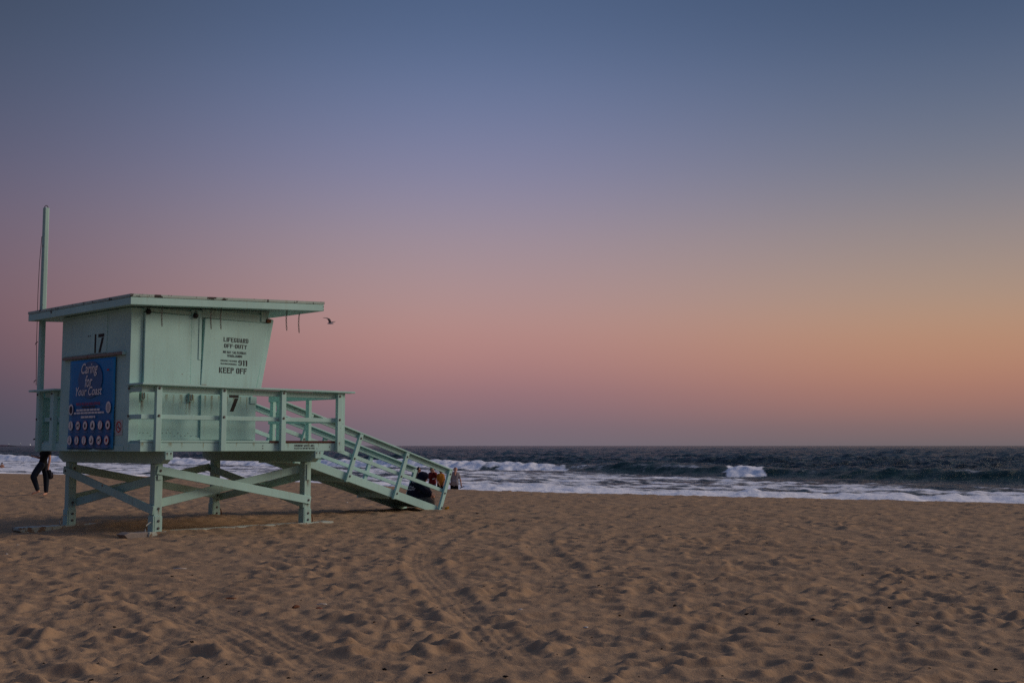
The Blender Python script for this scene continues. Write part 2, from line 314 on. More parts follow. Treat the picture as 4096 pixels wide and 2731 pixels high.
def sea_h(X, Y):
    s = X*NV[0]+Y*NV[1]; t = X*AV[0]+Y*AV[1]; q = X/Y*FPX+2048+130*(fbm(X*.35, Y*.2, 15, 3)-.5)          # q: bearing, used only to say which stretch of the wave has broken
    sw = wave_line(t)+2.5*(fbm(t*.04, s*0, 3, 2)-.5); e = s-sw              # e > 0 is behind the crest line (out to sea)
    dist = np.hypot(X, Y); z = np.zeros_like(X)
    r = np.random.default_rng(5)
    for lam, amp, spread in [(34,.16,.25),(21,.14,.4),(13,.14,.6),(8,.14,.8),(5.2,.115,1.0),(3.4,.085,1.2),(2.3,.055,1.4),(1.5,.035,1.6)]:
        for k in range(3):
            th = r.normal(0, spread); d = NV*math.cos(th)+AV*math.sin(th); kk = 2*math.pi/(lam*(.8+.45*r.random())); ph = r.random()*6.28
            w = np.sin(kk*(X*d[0]+Y*d[1])+ph+1.5*vnoise(X/lam/2, Y/lam/2, 40+k)); w = 1-np.abs(w) if lam < 9 else w
            keep = np.clip(1.4-dist*kk*.0/1, 0, 1)*np.clip(lam*60/dist, 0, 1)      # waves too fine for the mesh fade out
            z += amp*(.7+.6*vnoise(X/lam/3, Y/lam/3, 60+k))*w*keep
    calm = sstep(-6, 25, e); z = z*(.30+.70*calm)
    # the breaking wave
    hgt = band(q, [(-200,1.0),(300,1.0),(700,.8),(1400,.8),(1760,.92),(1900,.88),(2100,.78),(2300,1.0),(2700,1.15),(2920,.92),(3050,.8),(3200,.62),(3300,.65),(3550,.95),(3750,1.05),(4200,1.0),(4800,.9)])*(.85+.3*fbm(t*.12, s*.0, 9, 3))
    face = 1/(1+np.exp(-e/1.0)); back = np.exp(-np.maximum(e, 0)/7.5); z += hgt*face*back*1.35
    broken = band(q, [(-300,.9),(-40,.9),(60,1),(520,1),(800,.75),(1100,.6),(1500,.7),(1720,1),(1890,1),(1960,.35),(2010,.55),(2060,1),(2195,1),(2250,.12),(2400,0),(2880,0),(2915,1),(3040,1),(3085,.05),(3610,0),(3630,.25),(3665,.2),(3690,0),(4600,0)])
    lump = fbm(X*1.1, Y*.7, 21, 4)
    crest = np.exp(-(np.maximum(e-1.9, 0)/.9)**2)*sstep(-.9-4.6*broken, .3-2.1*broken, e)
    bore = np.minimum(1, broken*1.6)*crest
    z += bore*(lump-.42)*.55
    # foam left on the water towards the beach
    lo = band(q, [(0,.80),(1600,.66),(2000,.60),(2400,.56),(2900,.56),(3200,.50),(4096,.55),(4600,.55)])
    st = fbm(t*.20, s*.55, 31, 5); st2 = fbm(t*.65+9, s*1.3, 51, 4)
    edge = band(q, [(-300,-2),(2200,-2.5),(2900,-3.5),(3100,-7),(3500,-10.5),(4096,-10),(5000,-10)])
    wash = sstep(edge+.5, edge-5.5, e)*np.clip(lo+(st-.5)*1.5+(st2-.5)*1.2+.35*sstep(30, 17, (Y-smooth_interp(X, CX, CY))*.8), 0, 1)
    rim = np.exp(-((e-edge+1.2)/1.3)**2)*.55*sstep(.40, .6, st)
    lace = (1-np.abs(2*fbm(t*.28+4, s*.75, 71, 4)-1)); lace = sstep(.86, .97, lace)*sstep(-9, -1, e)*(1-sstep(1, 3.5, e))*band(q, [(0,.7),(2300,.45),(3000,.2),(4096,.12)])
    # shore break close to the sand
    sh = s-(smooth_interp(X, CX, CY)-Y)*0; dsh = (Y-smooth_interp(X, CX, CY))*.80
    sb = np.exp(-((dsh-21)/7.5)**2); z += sb*(fbm(t*.35, s*.25, 81, 4)-.3)*.95*sstep(.35, .6, fbm(t*.09, s*.05, 91, 2))
    z += wash*(lump-.5)*.16
    caps = sstep(.80, .86, fbm(t*.09, s*.16, 101, 4))*sstep(8, 25, e)*np.clip(1.3-dist/900, .0, 1)
    lip = np.exp(-((e-.4)/.8)**2)*sstep(.52, .68, fbm(t*.22+3, s*.0, 111, 3))*band(q, [(0,.9),(2250,.9),(2500,.5),(2800,.7),(3200,.8),(3700,.6),(4300,.5)])
    foam = np.clip(np.maximum.reduce([bore*1.1*sstep(.22, .45, lump+.25*broken), wash, rim, lace, sb*.9, caps*.6, lip*.8]), 0, 1)
    FOAM['f'] = foam; FOAM['w'] = np.exp(-((e+.6)/2.4)**2)*np.clip(hgt, 0, 1)*(1-.8*broken)
    return SEA_Z+z
m, t, b = mat('sea_water', .25, .10); o = N(t, 'ShaderNodeTexCoord').outputs['Object']
b.inputs['IOR'].default_value = 1.333
fa = N(t, 'ShaderNodeAttribute', attribute_name='foam').outputs['Fac']
n1 = noise(t, scaled(t, o, (.9, .9, .9)), 1.7, 6, .65); n2 = noise(t, o, 6, 4, .6)
fz = math_n(t, 'ADD', fa, math_n(t, 'MULTIPLY', math_n(t, 'SUBTRACT', n1, .5), 1.0)); ff = mrange(t, fz, .26, .86)
wn = math_n(t, 'ADD', math_n(t, 'MULTIPLY', noise(t, o, .35, 5, .7), .6), math_n(t, 'MULTIPLY', noise(t, o, .045, 4, .6), .4))
water = mixc(t, mrange(t, wn, .40, .60), (.008, .022, .034, 1), (.034, .066, .086, 1))
water = mixc(t, N(t, 'ShaderNodeAttribute', attribute_name='swell').outputs['Fac'], water, (.010, .046, .042, 1))
foamc = mixc(t, mrange(t, n2, .25, .75), (.74, .75, .80, 1), (.95, .94, .95, 1))
t.links.new(mixc(t, ff, water, foamc), b.inputs['Base Color'])
t.links.new(mrange(t, ff, 0, 1, .3, .9), b.inputs['Roughness'])
bp = N(t, 'ShaderNodeBump'); bp.inputs['Strength'].default_value = 1.0; bp.inputs['Distance'].default_value = 1.0
hh = math_n(t, 'ADD', noise(t, scaled(t, o, (1, 1, 1)), .42, 7, .68), math_n(t, 'MULTIPLY', noise(t, o, 2.2, 4, .6), .35)); t.links.new(hh, bp.inputs['Height']); t.links.new(mrange(t, ff, 0, 1, 1, .22), bp.inputs['Strength']); t.links.new(bp.outputs[0], b.inputs['Normal'])
SEA = m
rows = np.concatenate([np.linspace(26, 60, 60), np.linspace(60.4, 175, 330), np.geomspace(176, 1000, 260), np.geomspace(1010, 30000, 60)])
sea, SX, SY, SZ = fan(rows, 810, sea_h, 'sea', SEA, .60)
at = sea.data.attributes.new('foam', 'FLOAT', 'POINT'); at.data.foreach_set('value', FOAM['f'].ravel().astype(np.float32))
at = sea.data.attributes.new('swell', 'FLOAT', 'POINT'); at.data.foreach_set('value', FOAM['w'].ravel().astype(np.float32))
tag(sea, kind='structure')
def sea_rest():
    # the same sea carried on past both sides of the view
    V, F = [], []
    for sgn in (-1, 1):
        k = len(V); near = (45 if sgn < 0 else 26)
        V += [(sgn*.60*near*1.0, near, SEA_Z-.25), (sgn*4*near, near*.9 if sgn < 0 else near*.2, SEA_Z-.25), (sgn*60000, 3000, SEA_Z-.25), (sgn*.60*30000, 30000, SEA_Z-.25)]; F.append((k, k+1, k+2, k+3))
    o = tag(mk('sea_water', V, F, SEA), kind='structure')
sea_rest()

# ------------------------------------------------------------------ stencil lettering (own glyphs, ten units high)
def rc(x0, y0, x1, y1): return [(x0, y0), (x1, y0), (x1, y1), (x0, y1)]
def mir(pl, w=5): return [(w-x, y) for x, y in pl][::-1]
_st = rc(0, 0, 1.7, 10); _top = rc(2.3, 8.2, 5, 10); _mid = rc(2.3, 4.5, 4.4, 6.2); _foot = rc(2.3, 0, 5, 1.8)
_oh = [(2.2,10),(1.2,9.8),(0,8.4),(0,1.6),(1.2,.2),(2.2,0),(2.2,1.6),(1.7,2.2),(1.7,7.8),(2.2,8.4)]
_bow = [(2.3,10),(3.8,10),(5,8.8),(5,6.4),(4.2,5.2),(2.3,5.2),(2.3,6.6),(3.3,6.8),(3.3,8.3),(2.3,8.5)]
_ctr = [(2.8,10),(3.8,9.8),(5,8.4),(5,6.8),(3.3,6.8),(3.3,7.8),(2.8,8.4)]; _cbr = [(x, 10-y) for x, y in _ctr][::-1]
GL = {'I': [_st], 'L': [_st, _foot], 'F': [_st, _top, _mid], 'E': [_st, _top, _mid, _foot], 'T': [rc(0,8.3,5,10), rc(1.65,0,3.35,7.6)],
 'U': [[(0,10),(0,1.6),(1.2,.2),(2.2,0),(2.2,1.6),(1.7,2.2),(1.7,10)], mir([(0,10),(0,1.6),(1.2,.2),(2.2,0),(2.2,1.6),(1.7,2.2),(1.7,10)])], 'O': [_oh, mir(_oh)],
 'G': [_oh, _ctr, [(2.8,0),(3.8,.2),(5,1.6),(5,4.8),(2.9,4.8),(2.9,3.3),(3.3,3.3),(3.3,2.2),(2.8,1.6)]], 'C': [_oh, _ctr, _cbr],
 'D': [_st, [(2.3,0),(3.5,0),(5,1.8),(5,8.2),(3.5,10),(2.3,10),(2.3,8.4),(2.9,8.4),(3.3,7.6),(3.3,2.4),(2.9,1.6),(2.3,1.6)]],
 'A': [[(0,0),(1.7,0),(2.35,7),(2.35,10),(1.7,10)], mir([(0,0),(1.7,0),(2.35,7),(2.35,10),(1.7,10)]), rc(1.95,2.1,3.05,3.5)], 'R': [_st, _bow, [(2.4,4.6),(3.8,4.6),(5,0),(3.3,0)]], 'P': [_st, _bow],
 'K': [_st, [(2.1,5.4),(3.6,10),(5.2,10),(3.5,5.4)], [(2.1,4.8),(3.5,4.8),(5.2,0),(3.5,0)]], 'Y': [[(0,10),(1.7,10),(2.35,6.6),(2.35,4.4),(1.8,4.4)], mir([(0,10),(1.7,10),(2.35,6.6),(2.35,4.4),(1.8,4.4)]), rc(1.65,0,3.35,3.8)],
 'N': [rc(0,0,1.5,10), rc(3.7,0,5.2,10), [(1.75,9.8),(1.75,6),(3.45,.2),(3.45,4)]], 'H': [rc(0,0,1.6,10), rc(3.5,0,5.1,10), rc(2,4.2,3.1,5.9)],
 'M': [rc(0,0,1.4,10), rc(4.6,0,6,10), [(1.6,9.8),(2.8,5.6),(2.8,2.4),(1.6,6.4)], [(4.4,9.8),(4.4,6.4),(3.2,2.4),(3.2,5.6)]],
 'S': [[(2.2,10),(1,9.7),(0,8.4),(0,6.2),(1.7,5.4),(1.7,7.9),(2.2,8.4)], rc(2.7,8.4,4.8,10), [(1.2,5.6),(3.8,3.2),(4.9,4),(2.2,6.4)], [(2.8,0),(4,.3),(5,1.6),(5,3.4),(3.4,3),(3.3,2.1),(2.8,1.6)], rc(.2,0,2.3,1.6)],
 'V': [[(0,10),(1.7,10),(2.4,3.2),(2.4,0),(1.7,0)], mir([(0,10),(1.7,10),(2.4,3.2),(2.4,0),(1.7,0)])],
 'B': [_st, _bow, [(2.3,0),(3.8,0),(5,1.2),(5,3.6),(4.2,4.8),(2.3,4.8),(2.3,3.5),(3.3,3.3),(3.3,1.7),(2.3,1.5)]], 'J': [rc(3.3,2.2,5,10), [(0,3),(1.6,3),(1.6,1.8),(4.9,1.7),(3.8,0),(1.2,0),(0,1.2)]],
 '9': [[(2.2,10),(1.2,9.8),(0,8.4),(0,6),(1.2,4.6),(2.2,4.4),(2.2,6),(1.7,6.5),(1.7,7.9),(2.2,8.4)], [(2.8,10),(3.8,9.8),(5,8.4),(5,1.6),(3.8,.2),(2.8,0),(2.8,1.6),(3.3,2.2),(3.3,7.8),(2.8,8.4)], [(0,2.6),(1.7,2.6),(1.7,2),(2.2,1.6),(2.2,0),(1.2,.2),(0,1.6)]],
 '1': [rc(1,0,2.8,10), [(0,8.1),(.9,8.1),(.9,10),(.5,9.6)]], '7': [rc(0,8.2,5,10), [(3.0,7.9),(4.9,7.9),(2.4,0),(.5,0)]], '-': [rc(.2,4.2,2.8,5.8)], '&': [rc(0,0,4.5,1.6), rc(.5,5,4,6.4), rc(.5,8.6,4,10), rc(0,2,1.5,9)]}
def stencil(name, txt, org, xd, yd, width, height, material, parent):
    """flat painted letters from org, running along xd, standing along yd, squeezed to the given width and height"""
    V, F, x = [], [], 0.
    for ch in txt:
        if ch == ' ': x += 3; continue
        g = GL[ch]; w = max(q[0] for pl in g for q in pl)
        for pl in g: F.append(tuple(range(len(V), len(V)+len(pl)))); V += [(x+a, c) for a, c in pl]
        x += w+1.0
    tot = x-1.0; o, xd, yd = Vector(org), Vector(xd), Vector(yd)
    return mk(name, [o+xd*(a/tot*width)+yd*(c/10*height) for a, c in V], F, material, parent)
def font_text(name, txt, org, xd, yd, width, height, material, parent, shear=0., bold=0.):
    cu = bpy.data.curves.new(name, 'FONT'); cu.body = txt; cu.shear = shear; cu.offset = bold; cu.size = 1; cu.resolution_u = 3
    ob = bpy.data.objects.new(name, cu); COL.objects.link(ob); me = bpy.data.meshes.new_from_object(ob.evaluated_get(bpy.context.evaluated_depsgraph_get())); bpy.data.objects.remove(ob); bpy.data.curves.remove(cu)
    co = np.array([v.co[:] for v in me.vertices]); lo, hi = co.min(0), co.max(0); o, xd, yd = Vector(org), Vector(xd), Vector(yd)
    for v in me.vertices: v.co = o+xd*((v.co.x-lo[0])/(hi[0]-lo[0])*width)+yd*((v.co.y-lo[1])/(hi[1]-lo[1])*height)
    me.materials.clear(); me.materials.append(material); r = bpy.data.objects.new(name, me); COL.objects.link(r); r.parent = parent; return r

# ------------------------------------------------------------------ lifeguard tower (local x = along the long side, y = along the poster side)
T = tag(empty('lifeguard_tower', (T0[0], T0[1], 0), R(47)), 'pale mint wooden lifeguard tower number 17 on braced legs with ramp', 'lifeguard tower')
BOLT = None
def bolt(parent, u, v, z, ax):
    """washer and nut; ax 'F' faces -v, 'L' faces -u"""
    global BOLT
    if BOLT is None:
        bm = bmesh.new()
        for r0, d0, d1, n in ((.026, 0, .005, 10), (.014, .005, .018, 6)):
            bmesh.ops.create_cone(bm, cap_ends=True, segments=n, radius1=r0, radius2=r0, depth=d1-d0, matrix=Matrix.Translation((0, 0, (d0+d1)/2)))
        BOLT = mk_bm('bolt', bm, STEEL, parent); o = BOLT
    else: o = BOLT.copy(); COL.objects.link(o); o.parent = parent
    o.location = (u, v, z); o.rotation_euler = (R(90), 0, 0) if ax == 'F' else (0, R(-90), 0)
    return o
def run(parent, u, v, z, w, h, ax='F'):
    """a rust run below a fixing"""
    if ax == 'F': P = [(u-w/2, v, z-h), (u+w/2, v, z-h), (u+w/2, v, z), (u-w/2, v, z)]
    else: P = [(u, v+w/2, z-h), (u, v-w/2, z-h), (u, v-w/2, z), (u, v+w/2, z)]
    return mk('rust_run', P, [(0, 1, 2, 3)], RUSTRUN, parent)
def board(name, p0, p1, h, t, axis, m, parent, bev=.006):
    """plank whose broad face stands in the plane of axis; p0, p1 = (a, z) of its centre line, t = (from, to) across the plane"""
    d = Vector((p1[0]-p0[0], p1[1]-p0[1])).normalized(); n = Vector((-d.y, d.x))*(h/2); a, b = Vector(p0), Vector(p1)
    return prism(name, [a-n, b-n, b+n, a+n], axis, t[0], t[1], m, parent, bev)
# legs with their foot plates
for lu, lv in ((0, 0), (3.32, 0), (0, 3.30), (3.32, 3.30)):
    leg = box('leg', lu, lu+.165, lv, lv+.165, -.22, 1.225, MINT_OLD, T, .01)
    pl = box('foot_plate', lu+.004, lu+.161, lv-.028, lv-.002, -.10, .288, MINT_OLD, leg); box('foot_plate', lu-.028, lu-.002, lv-.028, lv+.150, -.10, .288, MINT_OLD, leg)
    for zz in (.07, .20): bolt(leg, lu+.085, lv-.028, zz, 'F')
    bolt(leg, lu+.095, lv-.0, .42, 'F'); run(leg, lu+.095, lv-.003, .41, .045, .13)
    bolt(leg, lu+.06, lv-.0, .98, 'F')
    if lu > 1: box('strap', lu+.045, lu+.115, lv-.022, lv-.001, .86, 1.18, MINT_OLD, leg); run(leg, lu+.09, lv-.004, .86, .10, .16)
    else: box('strap', lu+.05, lu+.14, lv-.022, lv-.001, .93, 1.02, MINT_OLD, leg)
    hk = [(.20 if lu > 1 else -.14, 0), (.22 if lu > 1 else -.16, .09), (.20 if lu > 1 else -.13, .165), (.165 if lu > 1 else -.07, .21), (.15 if lu > 1 else 0, .215)]
    tube('tie_hook', [(lu+a, lv+.0, z-.03) for a, z in hk], .011, HOOKM if lu < 1 else RUST, leg)
# cross braces
for v0, mm in ((-.032, MINT), (3.268, MINT_OLD)):
    a = board('cross_brace', (.035, 1.118), (3.465, .452), .155, (v0, v0+.030), 'v', mm, T); bolt(a, .10, v0, 1.10, 'F'); bolt(a, 3.41, v0, .46, 'F')
    board('cross_brace', (.14, .495), (3.33, 1.085), .155, (v0+.198, v0+.228), 'v', MINT_OLD, T)
for u0 in (-.032, 3.288):
    a = board('cross_brace', (-.015, .388), (3.50, 1.068), .155, (u0, u0+.030), 'u', MINT_OLD, T); bolt(a, u0, 3.40, 1.05, 'L')
    board('cross_brace', (.10, .975), (3.32, .42), .155, (u0+.198, u0+.228), 'u', MINT_OLD, T)
# cap beams along the short side, ends cut back below
for u0 in (-.05, 3.25):
    b_ = prism('cap_beam', [(-.415, 1.443), (-.415, 1.32), (-.27, 1.226), (3.48, 1.226), (3.69, 1.32), (3.69, 1.443)], 'u', u0, u0+.15, MINT_OLD, T, .008)
    e_ = box('end_plate', u0, u0+.15, -.437, -.418, 1.297, 1.443, MINT, b_)
    for k in (.035, .11):
        bolt(e_, u0+k, -.437, 1.415, 'F').scale = (.6,)*3; run(e_, u0+k, -.4385, 1.41, .03, .07)
# skids
def skid(v0, v1, u0, u1, z1, broken):
    poly = [(u0, z1-.16), (u0+.10, z1-.16), (u1, z1-.16), (u1, z1), (u0+.02, z1), (u0, z1-.05)]
    if not broken: poly = [(u0+.16, z1-.16), (u1, z1-.16), (u1, z1), (u0, z1), (u0, z1-.06)]
    return prism('skid', poly, 'v', v0, v1, SKIDW, T, .012)
s_ = skid(-.13, .20, -.16, 3.98, .016, True)
prism('broken_end', [(-.56,-.07),(-.45,-.10),(-.165,-.12),(-.165,.022),(-.35,.014),(-.50,.030),(-.62,-.005)], 'v', -.11, .18, plain('split_timber', (.27, .235, .21), .85, .2, .35, 9, .4, 40), s_, .008)
skid(3.17, 3.50, -1.02, 4.4, -.02, False)
# deck: planks, edge boards
D = box('deck', -.50, 3.86, -.375, 3.68, 1.47, 1.60, MINT_OLD, T)
pk = None
for k in range(27):
    u0 = -.50+k*.162
    if pk is None: pk = box('plank', 0, .154, -.372, 3.68, 1.603, 1.643, MINT_OLD, D, .004); pk.location.x = u0
    else: share(pk, 'plank', D, (u0, 0, 0))
f_ = box('edge_board', -.535, 3.80, -.418, -.380, 1.446, 1.601, MINT, D)
for (a, z) in ((2.02, 1.55), (2.02, 1.50), (3.62, 1.53)): bolt(f_, a, -.418, z, 'F').scale = (.45,)*3
run(f_, 1.10, -.4195, 1.60, .05, .10); run(f_, 3.30, -.4195, 1.50, .05, .04)
box('nosing', -.545, 2.16, -.424, -.376, 1.609, 1.648, MINT, D); box('nosing', 2.165, 2.38, -.4195, -.376, 1.61, 1.644, MINT_OLD, D)
box('edge_board', -.535, -.502, -.378, .018, 1.446, 1.601, MINT, D); box('edge_board', -.535, -.502, 2.655, 3.42, 1.446, 1.601, MINT, D)
box('edge_board', 3.862, 3.90, -.378, 3.70, 1.446, 1.601, MINT, D)
bm = bmesh.new()
for k in range(78):
    u0 = 2.17+k*.0205
    for a in ((u0, u0+.011),):
        vs = [bm.verts.new((x, y, z)) for x in a for y in (-.43, -.33) for z in (1.606, 1.646)]
        for q in ((0,1,3,2),(4,6,7,5),(0,4,5,1),(2,3,7,6),(1,5,7,3),(0,2,6,4)): bm.faces.new([vs[i] for i in q])
g_ = mk_bm('deck_grating', bm, RUBBER, D); g_['kind'] = 'stuff'
stencil('lettering', 'EMERGENCY ACCESS AREA', (2.752, -.4205, 1.531), (1, 0, 0), (0, 0, 1), .485, .043, BLACK, f_)
stencil('lettering', 'PLEASE STAY OUTSIDE THE CONES', (2.752, -.4205, 1.482), (1, 0, 0), (0, 0, 1), .50, .033, BLACK, f_)
# railings
def post(u0, u1, v0, v1, z0, z1, bolts=(), ax='F', m=MINT):
    p_ = box('railing_post', u0, u1, v0, v1, z0, z1, m, T, .008)
    for z in bolts: bolt(p_, (u0+u1)/2 if ax == 'F' else u0, v0 if ax == 'F' else (v0+v1)/2, z, ax)
    return p_
for a, b in ((-.292, -.178), (1.038, 1.152), (2.374, 2.488)): post(a, b, -.502, -.421, 1.446, 2.611, (2.565, 2.078))
pc = post(3.745, 3.865, -.502, -.421, 1.430, 2.611, (2.545, 2.07)); box('corner_post', 3.868, 3.96, -.47, -.38, 1.425, 2.611, MINT, pc)
run(pc, 3.80, -.5035, 1.62, .05, .1)
for z0, z1 in ((2.497, 2.606), (2.018, 2.101)):
    r_ = box('rail', -.535, 3.86, -.419, -.381, z0, z1, MINT, T); box('rail_return', -.535, -.497, -.379, .018, z0, z1, MINT, r_)
    box('rail', 3.862, 3.90, -.378, 2.07, z0-.002, z1+.012, MINT, T)
    box('rail', -.50, -.462, 2.655, 3.40, z0, z1, MINT, T); box('rail', -.50, 3.86, 3.56, 3.60, z0, z1, MINT, T)
c_ = box('rail_cap', -.60, 4.15, -.56, -.355, 2.613, 2.651, MINT, T); box('cap_return', -.60, -.42, -.353, .018, 2.613, 2.651, MINT, c_)
box('rail_cap', 3.82, 4.04, -.353, 2.07, 2.6215, 2.656, MINT, T); box('rail_cap', -.68, -.44, 2.655, 3.42, 2.612, 2.650, MINT, T); box('rail_cap', -.68, 4.0, 3.52, 3.76, 2.614, 2.652, MINT, T)
for v0 in (.672, 1.72): post(3.902, 3.985, v0, v0+.11, 1.446, 2.618)
post(3.902, 3.985, 1.955, 2.07, 1.446, 2.618)
pB = post(-.60, -.503, 2.83, 2.965, 1.446, 2.611); [bolt(pB, -.60, 2.90, z, 'L') for z in (2.56, 2.07)]
box('side_panel', -.44, .75, 3.605, 3.63, 1.62, 2.60, MINT_OLD, T)
for u0 in (.9, 2.2, 3.6): post(u0, u0+.11, 3.602, 3.68, 1.446, 2.611)
# flagpole at the far corner of the walkway
fp = prism('flagpole', [(-.600, 3.425), (-.524, 3.425), (-.505, 3.444), (-.505, 3.52), (-.524, 3.539), (-.600, 3.539), (-.619, 3.52), (-.619, 3.444)], 'z', 1.43, 6.33, MINT_OLD, T, .006)
for v in fp.data.vertices: k = (v.co.z-1.43)/4.9; v.co.x = -.56+(v.co.x+.56)*(1-.10*k); v.co.y = 3.48+(v.co.y-3.48)*(1-.10*k)+.05*k
tube('eye_hook', [(-.56+.035*math.cos(a), 3.53, 6.335+.045*math.sin(a)) for a in [R(x) for x in range(0, 181, 30)]], .010, STEEL, fp)
tube('halyard', [(-.60, 3.60, 5.75), (-.615, 3.625, 5.2), (-.62, 3.63, 4.6), (-.615, 3.62, 3.6), (-.60, 3.60, 2.75)], .006, BLACK, fp, 5)
for z in (3.62, 2.86): tube('cleat', [(-.60, 3.60, z), (-.62, 3.65, z-.03), (-.62, 3.66, z-.06)], .008, STEEL, fp)
for z in (2.56, 2.07): bolt(fp, -.619, 3.48, z, 'L')
# cabin
UL, VF, VB, ZW = -.55, .02, 2.65, 4.055
def soff(u): return 4.015+.0577*(u+.8)
wl = prism('cabin_wall', [(VF, 1.446), (VB, 1.446), (VB, soff(UL)), (VF, soff(UL))], 'u', UL, UL+.05, MINT, T)
sk = box('skirting', UL-.012, UL-.001, .13, VB-.02, 1.449, 1.552, MINT, wl, .003)
up = box('wall_panel', UL-.014, UL-.001, .85, 1.51, 3.255, 3.965, MINT, wl, .003); box('wall_panel', UL-.007, UL-.001, 1.516, 2.55, 3.255, 3.97, MINT, wl, .003)
for k in (1.47, 1.55): bolt(up, UL-.015, k, 3.60, 'L').scale = (.55,)*3
stencil('number', 'I', (UL-.0165, 1.305, 3.268), (0, -1, 0), (0, 0, 1), .062, .350, BLACK, up)
stencil('number', '7', (UL-.0165, 1.167, 3.268), (0, -1, 0), (0, 0, 1), .222, .345, BLACK, up)
lg = box('ledge', UL-.062, UL-.001, .17, 2.49, 3.18, 3.238, LEDGE, T); box('ledge_end', UL-.066, UL-.001, .135, .168, 3.175, 3.242, MINT, lg)
FU = [(-.498, 1.602), (2.07, 1.602), (2.07, 2.56), (2.12, 2.69), (2.42, soff(2.42)), (-.498, soff(-.498))]
wf = prism('cabin_wall', FU, 'v', VF, VF+.05, MINT, T)
prism('cabin_wall', FU, 'v', VB-.05, VB, MINT, T)
box('cabin_wall', 2.02, 2.068, VF+.052, VB-.052, 1.602, 2.60, MINT, T)
box('corner_trim', UL-.001, -.36, -.018, .0185, 1.446, 2.606, MINT, wf, .004); box('corner_trim', UL-.001, -.312, -.006, .0185, 2.655, 4.02, MINT, wf, .004)
for z in (2.565, 2.078): bolt(wf, UL-.002, -.005, z, 'L')
box('lower_panel', .905, 2.069, -.012, .0185, 1.66, 2.50, MINT, wf, .003); box('lower_panel', 2.072, 2.125, -.002, .045, 1.61, 2.42, MINT, wf, .003)
box('hinge_block', 1.98, 2.125, -.03, -.0125, 2.36, 2.50, MINT, wf, .003)
box('batten', -.358, .90, -.004, .0185, 1.655, 1.70, MINT, wf, .003)
for u0 in (-.07, .62, .87): tube('bolt_head', [(u0, .0165, 2.05), (u0, .008, 2.05)], .012, RUST, wf)
rr = random.Random(3)
for k in range(16): a_ = -.30+k*.075+rr.uniform(-.02, .02); z_ = 1.73+rr.choice((0, 0, .05)); tube('nail_head', [(a_, .0165, z_), (a_, .011, z_)], .006, RUST, wf, 5)
stencil('number', '7', (1.51, -.0135, 2.20), (1, 0, 0), (0, 0, 1), .215, .325, BLACK, wf); stencil('number', '1', (1.30, -.0135, 2.20), (1, 0, 0), (0, 0, 1), .11, .325, BLACK, wf)
for u0 in (-.285, .685):
    h_ = box('latch', u0-.035, u0+.035, -.02, .0185, 2.36, 2.52, MINT_OLD, wf, .004)
    tube('latch_loop', [(u0-.025, -.03, 2.50), (u0-.025, -.035, 2.40), (u0, -.035, 2.385), (u0+.025, -.035, 2.40), (u0+.025, -.03, 2.50)], .007, RUST, h_); run(wf, u0, .0155, 2.37, .075, .30)
# shutters
sh1 = prism('window_shutter', [(-.305, 2.66), (.640, 2.66), (.640, 3.962), (-.305, 3.952)], 'v', -.055, .0185, MINT, T, .008)
sh1['label'] = 'blank closed window shutter'
box('shutter_frame', .645, .86, -.045, .0185, 2.66, 4.075, MINT, T, .004)
box('header', -.31, .64, -.035, .0185, 3.968, soff(-.3), MINT_OLD, T, .004)
sh2 = prism('window_shutter', [(.862, 2.66), (2.088, 2.66), (2.355, 3.948), (.925, 3.938)], 'v', -.055, .0185, MINT, T, .008); sh2['label'] = 'closed window shutter with black stencilled warning'
box('shutter_stop', .80, .858, -.056, -.046, 3.15, 3.95, MINT, T, .003)
box('header', .87, 2.34, -.03, .0185, 3.952, soff(.87), MINT_OLD, T, .004); box('header_end', 2.18, 2.29, -.05, -.031, 3.97, 4.17, MINT_OLD, T, .004)
box('hinge_block', 2.30, 2.40, -.07, .01, 3.965, 4.03, RUST, T, .004); box('wedge', .86, .96, -.10, -.057, 2.661, 2.69, WOOD, T, .004)
prism('window_shutter', [(2.10, 2.64), (2.225, 2.67), (2.49, 4.03), (2.375, 4.055)], 'v', -.03, VB, MINT, T, .008)['label'] = 'slanted front window shutter'
for u0, z0 in ((-.265, 3.96), (.70, 3.965)):
    bm = bmesh.new(); bmesh.ops.create_uvsphere(bm, u_segments=10, v_segments=6, radius=.055); bmesh.ops.scale(bm, vec=(1, .7, 1), verts=bm.verts)
    tube_bm(bm, [(0, .0, .03), (-.03, .0, .06), (0, .01, .09), (.03, .0, .06)], .008, 5)
    l_ = mk_bm('padlock', bm, BLACK, T, True); l_.location = (u0, -.09, z0)
W911 = [('LIFEGUARD', 1.378, .555, 3.525, .085), ('OFF-DUTY', 1.392, .508, 3.410, .078), ('NO HAY SALVAVIDAS', 1.372, .520, 3.305, .048), ('TRABAJANDO', 1.458, .342, 3.238, .046),
        ('EMERGENCY TELEPHONE', 1.322, .365, 3.148, .030), ('TELEFONO EMERGENCIA', 1.322, .357, 3.088, .030), ('911', 1.716, .200, 3.082, .108), ('KEEP OFF', 1.294, .615, 2.925, .110)]
for tx, u0, w, z0, h in W911: stencil('lettering', tx, (u0-.045, -.0575, z0), (1, 0, 0), (0, 0, 1), w, h, BLACK, sh2)
rg = random.Random(8)
def grime(parent, u, v, z, w, h): mk('grime_run', [(u-w/2, v, z-h), (u+w/2, v, z-h), (u+w/2, v, z), (u-w/2, v, z)], [(0, 1, 2, 3)], DIRTRUN, parent)
for k in range(9): grime(wf, -.33+.14*k+rg.uniform(-.04, .04), .0165, 2.49, rg.uniform(.03, .10), rg.uniform(.15, .55))
